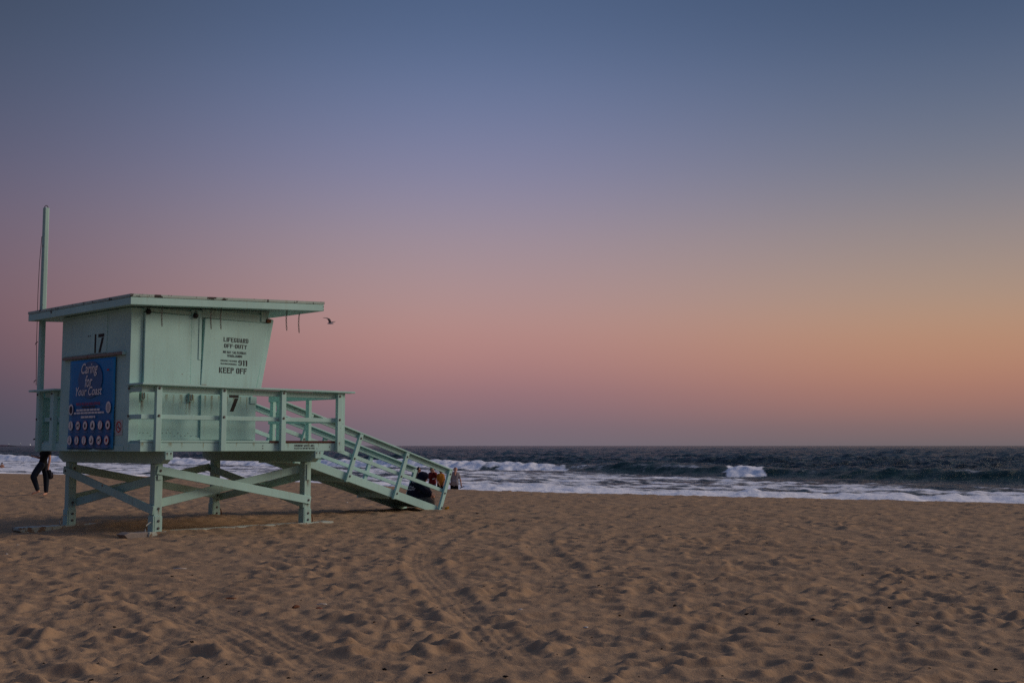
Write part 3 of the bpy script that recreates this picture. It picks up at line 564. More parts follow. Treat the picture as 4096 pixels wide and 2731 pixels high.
for k in range(7): grime(wf, .98+.15*k+rg.uniform(-.04, .04), -.0132, 2.49, rg.uniform(.03, .10), rg.uniform(.15, .45))
for k in range(11): grime(f_, -.42+.38*k+rg.uniform(-.1, .1), -.4196, 1.60, rg.uniform(.04, .12), rg.uniform(.06, .14))
# roof
def roof_prism(name, u0, u1, v0, v1, lo, hi, m, parent, bev=.005):
    return prism(name, [(u0, soff(u0)+lo), (u1, soff(u1)+lo), (u1, soff(u1)+hi), (u0, soff(u0)+hi)], 'v', v0, v1, m, parent, bev)
RF = roof_prism('roof', -.77, 3.39, -.395, 3.59, .012, .18, MINT_OLD, T)
roof_prism('fascia_board', -.80, 3.42, -.425, -.397, 0, .133, MINT, RF); roof_prism('fascia_board', -.80, 3.42, 3.592, 3.62, 0, .133, MINT, RF)
roof_prism('fascia_board', -.80, -.772, -.394, 3.589, 0, .133, MINT, RF); roof_prism('fascia_board', 3.392, 3.42, -.394, 3.589, 0, .133, MINT, RF)
roof_prism('flashing', -.808, 3.428, -.433, -.397, .137, .188, FLASH, RF, .003); roof_prism('flashing', -.808, 3.428, 3.592, 3.63, .137, .188, FLASH, RF, .003)
roof_prism('flashing', -.808, -.772, -.394, 3.589, .137, .188, FLASH, RF, .003); roof_prism('flashing', 3.392, 3.428, -.394, 3.589, .137, .188, FLASH, RF, .003)
roof_prism('roof_sheet', -.768, 3.388, -.393, 3.588, .182, .192, plain('tar_roof', (.03, .03, .03), .9, .1), RF, 0)
for u0, z in ((-.802, 4.12),): bolt(RF, u0, 2.62, z, 'L')
for z in (.03, .09): bolt(RF, 3.405, -.425, soff(3.4)+z, 'F').scale = (.4,)*3
# loose hanging chains
def chain(u0, v0, z0, z1):
    bm = bmesh.new(); n = int((z0-z1)/.036)
    for k in range(n):
        z = z0-(k+.5)*.036; tw_ = (k % 2)*R(90)+R(25); sw = -.012*math.sin(k*.35)
        tube_bm(bm, [(u0+sw+.014*math.cos(a)*math.cos(tw_), v0+.014*math.cos(a)*math.sin(tw_), z+.024*math.sin(a)) for a in [2*math.pi*i/8 for i in range(8)]], .0055, 4, True)
    return mk_bm('chain', bm, STEEL, T, True)
for u0, v0, z1 in ((-.08, -.25, 3.67), (.93, -.25, 3.705), (1.14, -.25, 3.715), (2.64, -.25, 3.80), (3.33, .28, 3.83)): chain(u0, v0, soff(u0)+.005, z1)
# ramp
M_R = -.305
def zl(u, z9): return z9+M_R*(u-9.0)                         # lines parallel to the ramp, named by their height at u = 9
RA = prism('ramp', [(3.905, zl(3.905, -.02)), (8.72, zl(8.72, -.02)), (8.72, zl(8.72, -.065)), (3.905, zl(3.905, -.065))], 'v', 2.165, 3.305, MINT_OLD, T, .004)
for v0 in (2.12, 3.31): prism('stringer', [(3.905, zl(3.905, .05)), (9.0, zl(9.0, .05)), (9.0, -.14), (8.8, zl(8.8, -.15)), (3.905, zl(3.905, -.15))], 'v', v0, v0+.042, MINT, RA)
pk = None
for k in range(34):
    u0 = 3.93+k*.1485
    if pk is None:
        pk = prism('ramp_plank', [(0, -.018), (.136, -.018+M_R*.136), (.136, .016+M_R*.136), (0, .016)], 'v', 2.166, 3.304, MINT_OLD, RA, .003); pk.location = (u0, 0, zl(u0, 0))
    else: share(pk, 'ramp_plank', RA, (u0, 0, zl(u0, 0)))
for u0 in (4.5, 6.0, 7.4): prism('ramp_joist', [(u0, zl(u0, -.068)), (u0+.06, zl(u0+.06, -.068)), (u0+.06, zl(u0+.06, -.19)), (u0, zl(u0, -.19))], 'v', 2.17, 3.30, MINT_OLD, RA, .004)
for side, v0 in (('near', 2.12), ('far', 3.352)):
    vr = (v0, v0+.036) if side == 'near' else (v0-.040, v0-.004); vp = (v0-.078, v0-.003) if side == 'near' else (v0+.0, v0+.075)
    if side == 'far': vr = (3.312, 3.348)
    u1 = 9.44 if side == 'near' else 9.29
    prism('ramp_rail', [(3.99, zl(3.99, 1.053)), (u1, zl(u1, 1.053)), (u1, zl(u1, .938)), (3.99, zl(3.99, .938))], 'v', vr[0], vr[1], MINT, RA)
    prism('ramp_rail', [(3.99, zl(3.99, .528)), (u1-.2, zl(u1-.2, .528)), (u1-.2, zl(u1-.2, .435)), (3.99, zl(3.99, .435))], 'v', vr[0], vr[1], MINT, RA)
    prism('ramp_cap', [(3.99, zl(3.99, 1.058)), (u1+.03, zl(u1+.03, 1.058)), (u1+.03, zl(u1+.03, 1.095)), (3.99, zl(3.99, 1.095))], 'v', vr[0]-.075, vr[1]+.07, MINT, RA)
    for k in range(4):
        ut = 9.449-1.453*k; zt = zl(ut, 1.052); ub = ut-.42; zb = zl(ub, -.16)+.0
        if k == 0: ub, zb = 9.053, -.12
        p_ = prism('ramp_post', [(ut-.105, zt+.03), (ut, zt), (ub, zb), (ub-.108, zb)], 'v', vp[0], vp[1], MINT, RA, .007)
        if side == 'near':
            for q in (.06, .53): bolt(p_, ut-.055-q*.4, vp[0], zt-.02-q, 'F')
            bolt(p_, ub+.02, vp[0], zb+.13, 'F')

# ------------------------------------------------------------------ banner and sign on the poster side
def disc_pts(cv, cz, rv, rz, n=18): return [(cv+rv*math.cos(2*math.pi*k/n), cz+rz*math.sin(2*math.pi*k/n)) for k in range(n)]
B = tag(empty('coast_banner', (T0[0]+(UL-.02)*U[0]+1.315*VV[0], T0[1]+(UL-.02)*U[1]+1.315*VV[1], 1.485), R(47)), 'blue vinyl banner reading Caring for Your Coast with round beach-rule icons', 'banner')
BX = lambda v, z, d=0: (-d, v-1.47, z-1.49)            # banner frame: y along v, z up, -x towards the viewer
def vinyl():
    m, t, b = mat('blue_vinyl', .5, .35); o = N(t, 'ShaderNodeTexCoord').outputs['Object']; sp = N(t, 'ShaderNodeSeparateXYZ'); t.links.new(o, sp.inputs[0])
    c = mixc(t, mrange(t, sp.outputs['Z'], .0, 1.7), (.014, .115, .31, 1), (.004, .205, .50, 1))
    c = mixc(t, mrange(t, math_n(t, 'ABSOLUTE', sp.outputs['Y']), .70, .86, 0, .75), c, (.006, .26, .54, 1))
    c = mixc(t, math_n(t, 'MULTIPLY', mrange(t, sp.outputs['Z'], .0, .35, 1, 0), mrange(t, noise(t, o, 7, 6, .7), .5, .7, 0, .35)), c, (.22, .20, .19, 1))
    t.links.new(c, b.inputs['Base Color']); return m
nv, nz = 24, 30; V, F = [], []
for j in range(nz+1):
    for i in range(nv+1):
        v = .605+i/nv*1.735; z = 1.487+j/nz*1.672; k = j/nz
        x = .006*math.sin(v*5+z*3)+.006*math.sin(z*9+v*2)+.02*math.exp(-k*14)*math.sin(v*8)+.03*math.exp(-k*10)*math.exp(-((v-2.3)/.12)**2); V.append(BX(v, z, .018+x*(.4+.6*(1-k))))
for j in range(nz):
    for i in range(nv): a = j*(nv+1)+i; F.append((a, a+nv+1, a+nv+2, a+1))
bn = mk('vinyl_sheet', V, F, vinyl(), B, True); so = bn.modifiers.new('thickness', 'SOLIDIFY'); so.thickness = .006; so.offset = -1
PALE = plain('faded_white_print', (.76, .72, .70), .6, .3, .08); INK = plain('dark_print', (.035, .03, .05), .6, .3, .2); REDP = plain('red_print', (.42, .03, .035), .6, .3, .2); SEAL = plain('grey_seal_print', (.42, .40, .42), .6, .3, .25, 60); DIM = plain('dim_print', (.16, .19, .32), .6, .3, .15); SHELL = plain('shell_watermark', (.045, .13, .29), .5, .35, .25, 9)
def flat(name, pts, d, m, parent): return mk(name, [BX(v, z, d) for v, z in pts][::-1], [tuple(range(len(pts)))], m, parent)
E0 = .046
flat('watermark', disc_pts(1.50, 2.78, .47, .34, 28), E0-.008, SHELL, B)
for tx, vc, w, z0, h in (('Caring', 1.52, .64, 2.835, .255), ('for', 1.54, .29, 2.64, .225), ('Your Coast', 1.53, 1.02, 2.485, .165)):
    font_text('lettering', tx, BX(vc+w/2, z0, E0), (0, -1, 0), (0, 0, 1), w, h, PALE, B, .28, .012)
font_text('lettering', 'BEACH RULES & REGULATIONS', BX(2.00, 2.305, E0), (0, -1, 0), (0, 0, 1), .93, .052, REDP, B, 0, .02)
for vc, w, z, h, m_ in ((1.50, .56, 2.255, .030, INK), (1.52, .93, 2.20, .034, PALE), (1.50, 1.16, 2.145, .034, PALE), (1.52, .55, 2.068, .036, PALE)):
    r3 = random.Random(int(z*1000)); x = vc+w/2
    words = []
    while x > vc-w/2+.05: a = r3.uniform(.07, .16); words.append((x, min(a, x-(vc-w/2)))); x -= a+.018
    bm = bmesh.new()
    for x, a in words: bm.faces.new([bm.verts.new(BX(q, zz, E0)) for q, zz in ((x, z), (x-a, z), (x-a, z+h), (x, z+h))])
    mk_bm('fine_print', bm, m_, B)
for vc, z in ((2.205, 2.235), (.765, 2.25)):
    s_ = flat('seal', disc_pts(vc, z, .092, .105), E0, PALE, B); flat('seal_centre', disc_pts(vc, z-.005, .062, .075), E0+.0015, SEAL if vc < 1 else INK, s_)
PIC = {'walk': [[(0,.55),(.12,.45),(.1,.1),(.35,-.6),(.2,-.65),(0,-.1),(-.25,-.65),(-.38,-.58),(-.1,.1),(-.14,.45)], [(-.12,.6),(.12,.6),(.12,.82),(-.12,.82)]], 'dog': [[(-.5,.2),(.3,.25),(.5,.5),(.6,.25),(.4,0),(.4,-.5),(.25,-.5),(.2,-.1),(-.3,-.1),(-.4,-.5),(-.55,-.5)]],
 'fire': [[(-.3,-.5),(.3,-.5),(.35,0),(.1,.6),(0,.2),(-.2,.45),(-.35,-.05)]], 'tent': [[(-.55,-.45),(.55,-.45),(.1,.55),(-.1,.55)]], 'stick': [[(-.12,-.7),(.1,-.7),(.3,.7),(.14,.72)]], 'ball': [[(-.45,-.1),(-.2,.35),(.3,.4),(.5,0),(.2,-.45),(-.25,-.45)]], 'boat': [[(-.6,-.2),(.6,-.2),(.4,-.45),(-.4,-.45)], [(0,-.15),(.08,.65),(.45,-.1)]]}
ks = ['walk', 'dog', 'fire', 'tent', 'stick', 'ball', 'walk', 'walk', 'stick', 'boat', 'dog', 'ball']
for i in range(12):
    vc = 2.215-(i % 6)*.286+(-.02 if i < 6 else .01)
    z = (1.93, 1.655)[i >= 6]
    s_ = flat('icon', disc_pts(vc, z, .088, .088), E0, REDP if i % 3 else PALE, B); flat('icon_face', disc_pts(vc, z, .078, .078), E0+.0012, PALE, s_)
    for pl in PIC[ks[i]]: flat('pictogram', [(vc-a*.085, z+c*.085) for a, c in pl][::-1], E0+.0024, REDP if i == 11 else INK, s_)
    flat('caption', [(vc-.07, z-.115), (vc-.07, z-.128), (vc+.07, z-.128), (vc+.07, z-.115)][::-1], E0, DIM, B)
flat('sticker', disc_pts(.82, 2.93, .045, .018, 10), E0, REDP, B)
NS = tag(empty('no_smoking_sign', (T0[0]+(UL-.004)*U[0]+.31*VV[0], T0[1]+(UL-.004)*U[1]+.31*VV[1], 1.735), R(47)), 'small no smoking sign with red ring beside the blue banner', 'sign')
box('sign_plate', -.006, 0, -.13, .13, 0, .278, plain('sign_plastic', (.42, .46, .46), .4, .4, .08), NS, .002)
def ring(name, r0, r1, m, parent, n=28):
    V = []; F = []
    for k in range(n): a = 2*math.pi*k/n; V += [(-.0085, r0*math.cos(a), .15+r0*math.sin(a)), (-.0085, r1*math.cos(a), .15+r1*math.sin(a))]
    for k in range(n): a = 2*k; b_ = 2*((k+1) % n); F.append((a, a+1, b_+1, b_))
    return mk(name, V, F, m, parent)
ring('red_ring', .078, .100, REDP, NS); mk('slash', [(-.0080, .062, .206), (-.0080, .048, .220), (-.0080, -.062, .094), (-.0080, -.048, .080)], [(0, 1, 2, 3)], REDP, NS)
mk('cigarette', [(-.0074, .06, .155), (-.0074, -.06, .135), (-.0074, -.06, .118), (-.0074, .06, .138)], [(0, 1, 2, 3)], INK, NS)

# ------------------------------------------------------------------ people
_b = bmesh.new(); bmesh.ops.create_icosphere(_b, subdivisions=2, radius=1); ICO = [v.co.copy() for v in _b.verts]; _b.free()
def fuse(name, prims, material, parent, voxel=.014, smooth=6):
    """one continuous surface grown from tapered limbs (p0, r0, p1, r1) and balls (p, r) or (p, (rx, ry, rz))"""
    bm = bmesh.new()
    for q in prims:
        if len(q) == 4:
            tb = bmesh.new()
            for p_, r_ in ((q[0], q[1]), (q[2], q[3])):
                for d_ in ICO: tb.verts.new(Vector(p_)+d_*r_)
            bmesh.ops.convex_hull(tb, input=tb.verts[:]); bmesh.ops.delete(tb, geom=[v for v in tb.verts if not v.link_faces], context='VERTS')
            tm = bpy.data.meshes.new('tmp'); tb.to_mesh(tm); tb.free(); bm.from_mesh(tm); bpy.data.meshes.remove(tm)
        else:
            r_ = q[1] if isinstance(q[1], tuple) else (q[1],)*3
            bmesh.ops.create_icosphere(bm, subdivisions=3, radius=1, matrix=Matrix.Translation(q[0]) @ Matrix.Diagonal((*r_, 1)))
    me = bpy.data.meshes.new(name); bm.to_mesh(me); bm.free(); ob = bpy.data.objects.new(name, me); COL.objects.link(ob)
    md = ob.modifiers.new('fuse', 'REMESH'); md.mode = 'VOXEL'; md.voxel_size = voxel; md.use_smooth_shade = True
    if smooth: sm = ob.modifiers.new('soft', 'SMOOTH'); sm.iterations = smooth; sm.factor = .5
    m2 = bpy.data.meshes.new_from_object(ob.evaluated_get(bpy.context.evaluated_depsgraph_get())); bpy.data.objects.remove(ob); bpy.data.meshes.remove(me)
    m2.materials.clear(); m2.materials.append(material); r = bpy.data.objects.new(name, m2); COL.objects.link(r); r.parent = parent; return r
def vv(*a): return Vector(a)
def hand(wr, d, n, s=1.0, curl=.5):
    """palm, four fingers and a thumb; d = direction of the hand, n = direction the palm faces"""
    d, n = vv(*d).normalized(), vv(*n).normalized(); w = d.cross(n).normalized(); wr = vv(*wr); P = [(wr, .026*s, wr+d*.075*s, .030*s), (wr+d*.02+w*.018*s, .018*s, wr+d*.085*s+w*.028*s, .014*s), (wr+d*.02-w*.018*s, .018*s, wr+d*.085*s-w*.028*s, .014*s)]
    for k, L in zip((-.030, -.010, .010, .030), (.062, .078, .074, .056)):
        a = wr+d*.088*s+w*k*s; b = a+(d*(1-curl*.5)+n*curl).normalized()*L*.55*s; c = b+(d*(1-curl)+n*curl*1.6).normalized()*L*.55*s; P += [(a, .010*s, b, .009*s), (b, .009*s, c, .0075*s)]
    t0 = wr+d*.02*s+w*.03*s; t1 = t0+(d*.6+w*.8).normalized()*.042*s; P += [(t0, .013*s, t1, .011*s), (t1, .011*s, t1+(d+n*.6+w*.15).normalized()*.032*s, .009*s)]
    return P
def head_prims(c, face, s=1.0, up=(0, 0, 1)):
    c, fz, u_ = vv(*c), vv(*face).normalized(), vv(*up); sd_ = fz.cross(u_).normalized()
    P = [(c+u_*.025*s-fz*.012*s, (.088*s,)*3), (c+u_*.01*s-fz*.02, .078*s, c+fz*.035*s-u_*.055*s, .050*s), (c+fz*.03*s-u_*.02*s, .066*s, c+fz*.045*s-u_*.088*s, .030*s),
         (c+fz*.088*s+u_*.012*s, .010*s, c+fz*.108*s-u_*.022*s, .014*s), (c+fz*.082*s-u_*.058*s, (.024*s, .024*s, .010*s))]
    for q in (-1, 1): P += [(c+sd_*q*.082*s-u_*.005*s-fz*.01, (.016*s, .02*s, .03*s)), (c+sd_*q*.034*s+fz*.072*s-u_*.018*s, .022*s)]
    return P
def eyes(c, face, parent, s=1.0, up=(0, 0, 1)):
    c, fz, u_ = vv(*c), vv(*face).normalized(), vv(*up); sd_ = fz.cross(u_).normalized()
    for q in (-1, 1): fuse('eye', [(c+sd_*q*.033*s+fz*.083*s+u_*.006*s, .012*s)], INK, parent, .006, 0)
    fuse('mouth', [(c+fz*.088*s-u_*.060*s-sd_*.022*s, .006*s, c+fz*.088*s-u_*.060*s+sd_*.022*s, .006*s)], plain('lips_'+parent.name, (.28, .10, .085), .5), parent, .005, 0)
def torso(J, k=0.0):
    shl, shr, hl, hr = J['shL'], J['shR'], J['hipL'], J['hipR']; mid = lambda a, b, t: a+(b-a)*t
    P = [(mid(shl, shr, .18), .072+k, mid(shl, shr, .82), .072+k), (mid(hl, hr, .05), .10+k, mid(hl, hr, .95), .10+k)]
    for t in (.22, .5, .78): P.append((mid(shl, shr, t)-vv(0, 0, .06), .095+k, mid(hl, hr, t)+vv(0, 0, .06), .092+k))
    return P
def limb(a, b, c, r, k=0.0): return [(a, r[0]+k, b, r[1]+k), (b, r[1]+k, c, r[2]+k), (a+(b-a)*.35, r[0]*.98+k, a+(b-a)*.6, r[1]*1.08+k), (b+(c-b)*.15, r[1]*1.05+k, b+(c-b)*.45, r[1]*1.08+k)]
ARM, LEG = (.050, .040, .029), (.082, .058, .040)
def foot(an, toe, bare=True): return [(an, .042, an-vv(0, 0, .035)-(toe-an).normalized()*.02, .036), (an-vv(0, 0, .03), .036, toe+(an-toe)*.25, .034), (toe+(an-toe)*.25, .034, toe, .024)]
SKIN = plain('skin', (.50, .27, .19), .6, .3, .08, 20); SKIN_D = plain('tanned_skin', (.34, .17, .11), .6, .3, .08, 20); HAIR = plain('dark_hair', (.018, .013, .012), .6, .3, .3, 60)
NAVY = plain('navy_fabric', (.012, .014, .028), .9, .1, .25, 40, .3, 80); BLACKC = plain('black_cotton', (.010, .010, .012), .9, .1, .25, 40, .3, 80); DENIM = plain('dark_joggers', (.018, .024, .036), .9, .1, .25, 40, .3, 80)
GREYT = plain('grey_tee', (.27, .25, .25), .9, .1, .12, 12, .4, 30); CHAR = plain('grey_trousers', (.085, .078, .075), .95, .1, .25, 60, .4, 90); REDJ = plain('red_jacket', (.125, .010, .014), .8, .2, .35, 14, .3, 40); ORNG = plain('orange_top', (.34, .14, .02), .85, .15, .15, 14, .3, 40)
m, t, b = mat('plaid_shirt', .9, .1); o = N(t, 'ShaderNodeTexCoord').outputs['Object']
ck = N(t, 'ShaderNodeTexChecker'); ck.inputs['Scale'].default_value = 14; ck.inputs['Color1'].default_value = (.50, .44, .35, 1); ck.inputs['Color2'].default_value = (.22, .14, .09, 1); t.links.new(o, ck.inputs['Vector'])
t.links.new(mixc(t, mrange(t, noise(t, o, 9), .4, .6), ck.outputs['Color'], (.52, .47, .38, 1)), b.inputs['Base Color']); PLAID = m
def at_px(x, y, depth):
    a = (x-2048)/FPX; b_ = -(y-1365.5)/FPX; c, s = math.cos(PITCH), math.sin(PITCH); d = Vector((a, c-s*b_, s+c*b_)); return Vector((0, 0, CAM_H))+d*(depth/d.y)
def person(px, depth, zb, label):
    p_ = at_px(px, 1782, depth); return tag(empty('person', (p_.x, depth, zb), math.atan2(-p_.x, depth)*-1*-1), label, 'person')

# walker at the left, black tee and dark joggers, looking at his phone
p0 = at_px(181, 1980, 36.4); P1 = tag(empty('person', (p0.x, p0.y, p0.z), R(22)), 'barefoot person in black tee and dark joggers walking past the flagpole', 'person')
fx = P1.matrix_basis.to_3x3()
J = dict(shL=vv(.055, -.16, 1.49), shR=vv(-.13, .16, 1.49), hipL=vv(-.15, -.085, .95), hipR=vv(-.06, .085, .95))
arm_n = limb(J['shL'], vv(.095, -.22, 1.18), vv(.065, -.21, .90), ARM); arm_f = limb(J['shR'], vv(-.17, .14, 1.17), vv(-.345, -.02, 1.215), ARM)
leg_n = limb(J['hipL'], vv(-.365, -.10, .585), vv(-.225, -.08, .17), LEG); leg_f = limb(J['hipR'], vv(.02, .085, .50), vv(.02, .085, .085), LEG)
hd = vv(-.235, .01, 1.73); fc = (-1, -.15, -.35)
fuse('body', torso(J)+[(vv(-.06, 0, 1.50), .060, vv(-.20, .01, 1.66), .056)]+head_prims(hd, fc, 1.05)+arm_n+arm_f+leg_n+leg_f+foot(vv(-.215, -.08, .15), vv(-.385, -.10, .055))+foot(vv(.02, .085, .075), vv(-.06, -.085, .025))
     +hand((.065, -.21, .90), (-.15, 0, -1), (-1, -.2, 0), 1.0, .7)+hand((-.345, -.02, 1.215), (-1, -.25, .25), (.2, -.3, 1), 1.0, .6), SKIN, P1, .011)
eyes(hd, fc, P1)
fuse('shirt', torso(J, .018)+[(J['shL'], .068, vv(.08, -.20, 1.30), .066), (J['shR'], .068, vv(-.155, .15, 1.30), .066), (vv(-.10, 0, .99), .118, vv(-.09, 0, .93), .12), (vv(-.05, 0, 1.50), .075, vv(-.08, 0, 1.545), .065)], BLACKC, P1, .014)
fuse('joggers', [(J['hipL'], .115, J['hipR'], .115), (J['hipL'], .122, vv(-.30, -.095, .72), .112), (vv(-.30, -.095, .72), .112, vv(-.365, -.10, .585), .100), (vv(-.365, -.10, .585), .100, vv(-.235, -.08, .20), .070), (J['hipR'], .122, vv(.01, .085, .62), .106), (vv(.01, .085, .62), .106, vv(.02, .085, .13), .070)], DENIM, P1, .014)
fuse('cap', [(hd+vv(.005, 0, .055), (.105, .098, .075)), (hd+vv(-.08, 0, .055), .030, hd+vv(-.17, -.02, .030), .022), (hd+vv(-.09, .04, .055), .020, hd+vv(-.16, .03, .03), .015)], BLACKC, P1, .010)
def world(o, q): return o.matrix_basis @ Vector(q)
def rooted(name, base, rz, label, cat): return tag(empty(name, base, rz), label, cat)
b0 = world(P1, (-.50, -.05, 1.22)); PH = rooted('phone', b0, R(22), 'dark phone held out by the walker in the black tee', 'phone')
prism('phone_body', [(.085, -.025), (.095, -.012), (-.075, .075), (-.085, .062)], 'v', -.036, .036, INK, PH, .003); prism('phone_screen', [(.082, -.006), (-.066, .0695), (-.0655, .071), (.083, -.0045)], 'v', -.032, .032, plain('dark_glass', (.01, .012, .02), .1, .6), PH, 0)
b0 = world(P1, (.10, -.215, .50)); SH = rooted('pair_of_shoes', b0, R(22), 'pair of black shoes dangling from the hand of the barefoot walker', 'shoes')
for q in (-1, 1):
    s_ = fuse('shoe', [(vv(-.02+.03*q, .03*q, .28), .035, vv(.02+.02*q, .03*q, .17), .048), (vv(.02+.02*q, .03*q, .17), .048, vv(.03+.02*q, .035*q, .05), .042)], BLACKC, SH, .010)
    tube('sole', [(.065+.02*q, .03*q, .22), (.085+.02*q, .035*q, .14), (.075+.02*q, .04*q, .04)], .016, INK, s_)

# man in the grey tee carrying sandals
P2 = tag(empty('person', (at_px(1818, 1782, 58).x, 58, -1.30), R(3)), 'person in loose grey tee and black trousers carrying sandals by the surf', 'person')
J = dict(shL=vv(.185, 0, 1.44), shR=vv(-.175, 0, 1.44), hipL=vv(.10, 0, .93), hipR=vv(-.10, 0, .93)); hd = vv(.055, -.05, 1.635); fc = (-.05, -1, -.55)
aL = limb(J['shL'], vv(.300, -.02, 1.16), vv(.345, -.08, .915), ARM); aR = limb(J['shR'], vv(-.300, .02, 1.21), vv(-.245, -.06, 1.0), ARM)
fuse('body', torso(J, .012)+[(vv(.02, 0, 1.45), .062, vv(.05, -.03, 1.58), .060), (vv(.03, -.125, 1.38), .035, vv(.035, -.085, 1.50), .06)]+head_prims(hd, fc, 1.05)+aL+aR+limb(J['hipL'], vv(.12, -.03, .50), vv(.11, .02, .08), LEG)+limb(J['hipR'], vv(-.11, .0, .50), vv(-.12, .05, .08), LEG)+foot(vv(.11, .02, .07), vv(.13, -.16, .03))+foot(vv(-.12, .05, .07), vv(-.14, -.13, .03))+hand((.345, -.08, .915), (.15, -.1, -1), (-.2, -1, 0), 1, .8)+hand((-.245, -.06, 1.0), (.1, -.1, -1), (1, 0, 0), 1, .5), SKIN, P2, .012)
eyes(hd, fc, P2); fuse('hair', [(hd+vv(0, .045, .05), (.096, .085, .085)), (hd+vv(0, -.01, .092), .045)], HAIR, P2, .010)
fuse('shirt', torso(J, .034)+[(J['shL'], .076, vv(.265, -.01, 1.25), .070), (J['shR'], .076, vv(-.265, .01, 1.28), .070), (vv(-.07, -.05, 1.04), .125, vv(.09, -.05, 1.02), .125), (vv(.12, -.06, .93), .10, vv(.16, -.06, .86), .05)], GREYT, P2, .014)
fuse('trousers', [(J['hipL'], .125, J['hipR'], .125), (J['hipL'], .112, vv(.12, -.03, .50), .092), (vv(.12, -.03, .50), .092, vv(.11, .02, .12), .07), (J['hipR'], .112, vv(-.11, 0, .50), .092), (vv(-.11, 0, .5), .092, vv(-.12, .05, .12), .07)], BLACKC, P2, .014)
b0 = world(P2, (.37, -.10, .74)); SN = rooted('pair_of_sandals', b0, R(3), 'pair of brown sandals in the hand of the person in grey', 'sandals')
for q in (0, 1):
    s_ = prism('sandal', [(-.10, -.02+.03*q), (-.06, -.03), (.06, .03), (.14, .07+.02*q), (.13, .095), (.02, .06), (-.09, .01)], 'v', -.05+.055*q, -.01+.055*q, plain('sandal_brown%d' % q, (.06, .04, .035), .8), SN, .006); tube('strap', [(-.02, -.04+.055*q, .02), (.0, -.045+.055*q, .075), (.04, -.04+.055*q, .055)], .010, INK, s_)

# woman with a bun, sunglasses and backpack
P3 = tag(empty('person', (at_px(1674, 1782, 58).x, 58, -1.21), R(4)), 'person with hair bun, sunglasses and plaid shirt behind the seated hoodie', 'person')
J = dict(shL=vv(.03, -.155, 1.33), shR=vv(-.05, .155, 1.33), hipL=vv(-.03, -.09, .88), hipR=vv(-.05, .09, .88)); hd = vv(.035, 0, 1.535); fc = (1, -.35, -.15)
fuse('body', torso(J, -.008)+[(vv(-.01, 0, 1.34), .05, vv(.02, 0, 1.46), .05)]+head_prims(hd, fc, .95)+limb(J['shL'], vv(.02, -.20, 1.08), vv(.16, -.17, .95), ARM)+limb(J['shR'], vv(-.05, .2, 1.08), vv(.1, .2, .93), ARM)+limb(J['hipL'], vv(.02, -.09, .48), vv(-.02, -.09, .08), LEG)+limb(J['hipR'], vv(-.1, .09, .48), vv(-.2, .09, .09), LEG)+foot(vv(-.02, -.09, .07), vv(.15, -.1, .03))+foot(vv(-.2, .09, .08), vv(-.05, .09, .03))+hand((.16, -.17, .95), (1, .1, -.3), (0, 1, 0))+hand((.1, .2, .93), (1, 0, -.4), (0, -1, 0)), SKIN, P3, .012)
eyes(hd, fc, P3, .95); fuse('hair', [(hd+vv(-.035, .005, .04), (.092, .09, .085)), (hd+vv(-.02, 0, .13), (.05, .05, .042)), (hd+vv(-.06, 0, -.02), .06)], HAIR, P3, .010); fuse('sunglasses', [(hd+vv(.075, -.06, .006), .022, hd+vv(.088, .02, .006), .022), (hd+vv(.04, -.095, .008), .008, hd+vv(-.03, -.09, .01), .006)], BLACKC, P3, .007, 1)
fuse('shirt', torso(J, .022)+[(J['shL'], .068, vv(.02, -.20, 1.08), .062), (vv(.02, -.20, 1.08), .062, vv(.13, -.175, .975), .05), (J['shR'], .068, vv(-.05, .20, 1.08), .06)], PLAID, P3, .014)
fuse('trousers', [(J['hipL'], .11, J['hipR'], .11), (J['hipL'], .10, vv(.02, -.09, .48), .075), (vv(.02, -.09, .48), .075, vv(-.02, -.09, .12), .055), (J['hipR'], .10, vv(-.1, .09, .48), .075), (vv(-.1, .09, .48), .075, vv(-.19, .09, .13), .055)], DENIM, P3, .014)
b0 = world(P3, (-.22, 0, .92)); BP = rooted('backpack', b0, R(4), 'black backpack on the person with the hair bun', 'backpack'); fuse('pack', [(vv(-.03, -.10, .06), .08, vv(-.03, .10, .06), .08), (vv(-.02, -.09, .34), .075, vv(-.02, .09, .34), .075), (vv(-.04, 0, .06), .09, vv(-.03, 0, .34), .085)], BLACKC, BP, .014)
for q in (-1, 1): tube('shoulder_strap', [(0, .11*q, .38), (.14, .13*q, .50), (.29, .13*q, .42), (.29, .14*q, .22), (.10, .15*q, .10)], .022, BLACKC, BP)

# person in the red jacket, hands raised to the face
P4 = tag(empty('person', (at_px(1731, 1782, 58.6).x, 58.6, -1.22), R(4)), 'person in glossy red jacket with raised hands behind the seated hoodie', 'person')
J = dict(shL=vv(.16, -.04, 1.34), shR=vv(-.14, .05, 1.34), hipL=vv(.09, 0, .90), hipR=vv(-.09, 0, .90)); hd = vv(-.02, -.02, 1.55); fc = (.5, -1, -.2)
fuse('body', torso(J)+[(vv(0, 0, 1.36), .055, vv(-.01, 0, 1.49), .052)]+head_prims(hd, fc, .97)+limb(J['shL'], vv(.26, -.12, 1.16), vv(.09, -.22, 1.42), ARM)+limb(J['shR'], vv(-.2, -.12, 1.15), vv(-.02, -.22, 1.40), ARM)+limb(J['hipL'], vv(.1, -.02, .49), vv(.1, .03, .08), LEG)+limb(J['hipR'], vv(-.1, 0, .49), vv(-.1, .04, .08), LEG)+foot(vv(.1, .03, .07), vv(.13, -.14, .03))+foot(vv(-.1, .04, .07), vv(-.1, -.13, .03))+hand((.09, -.22, 1.42), (-.3, 0, 1), (-1, 0, 0))+hand((-.02, -.22, 1.40), (.2, 0, 1), (1, 0, 0)), SKIN, P4, .012)
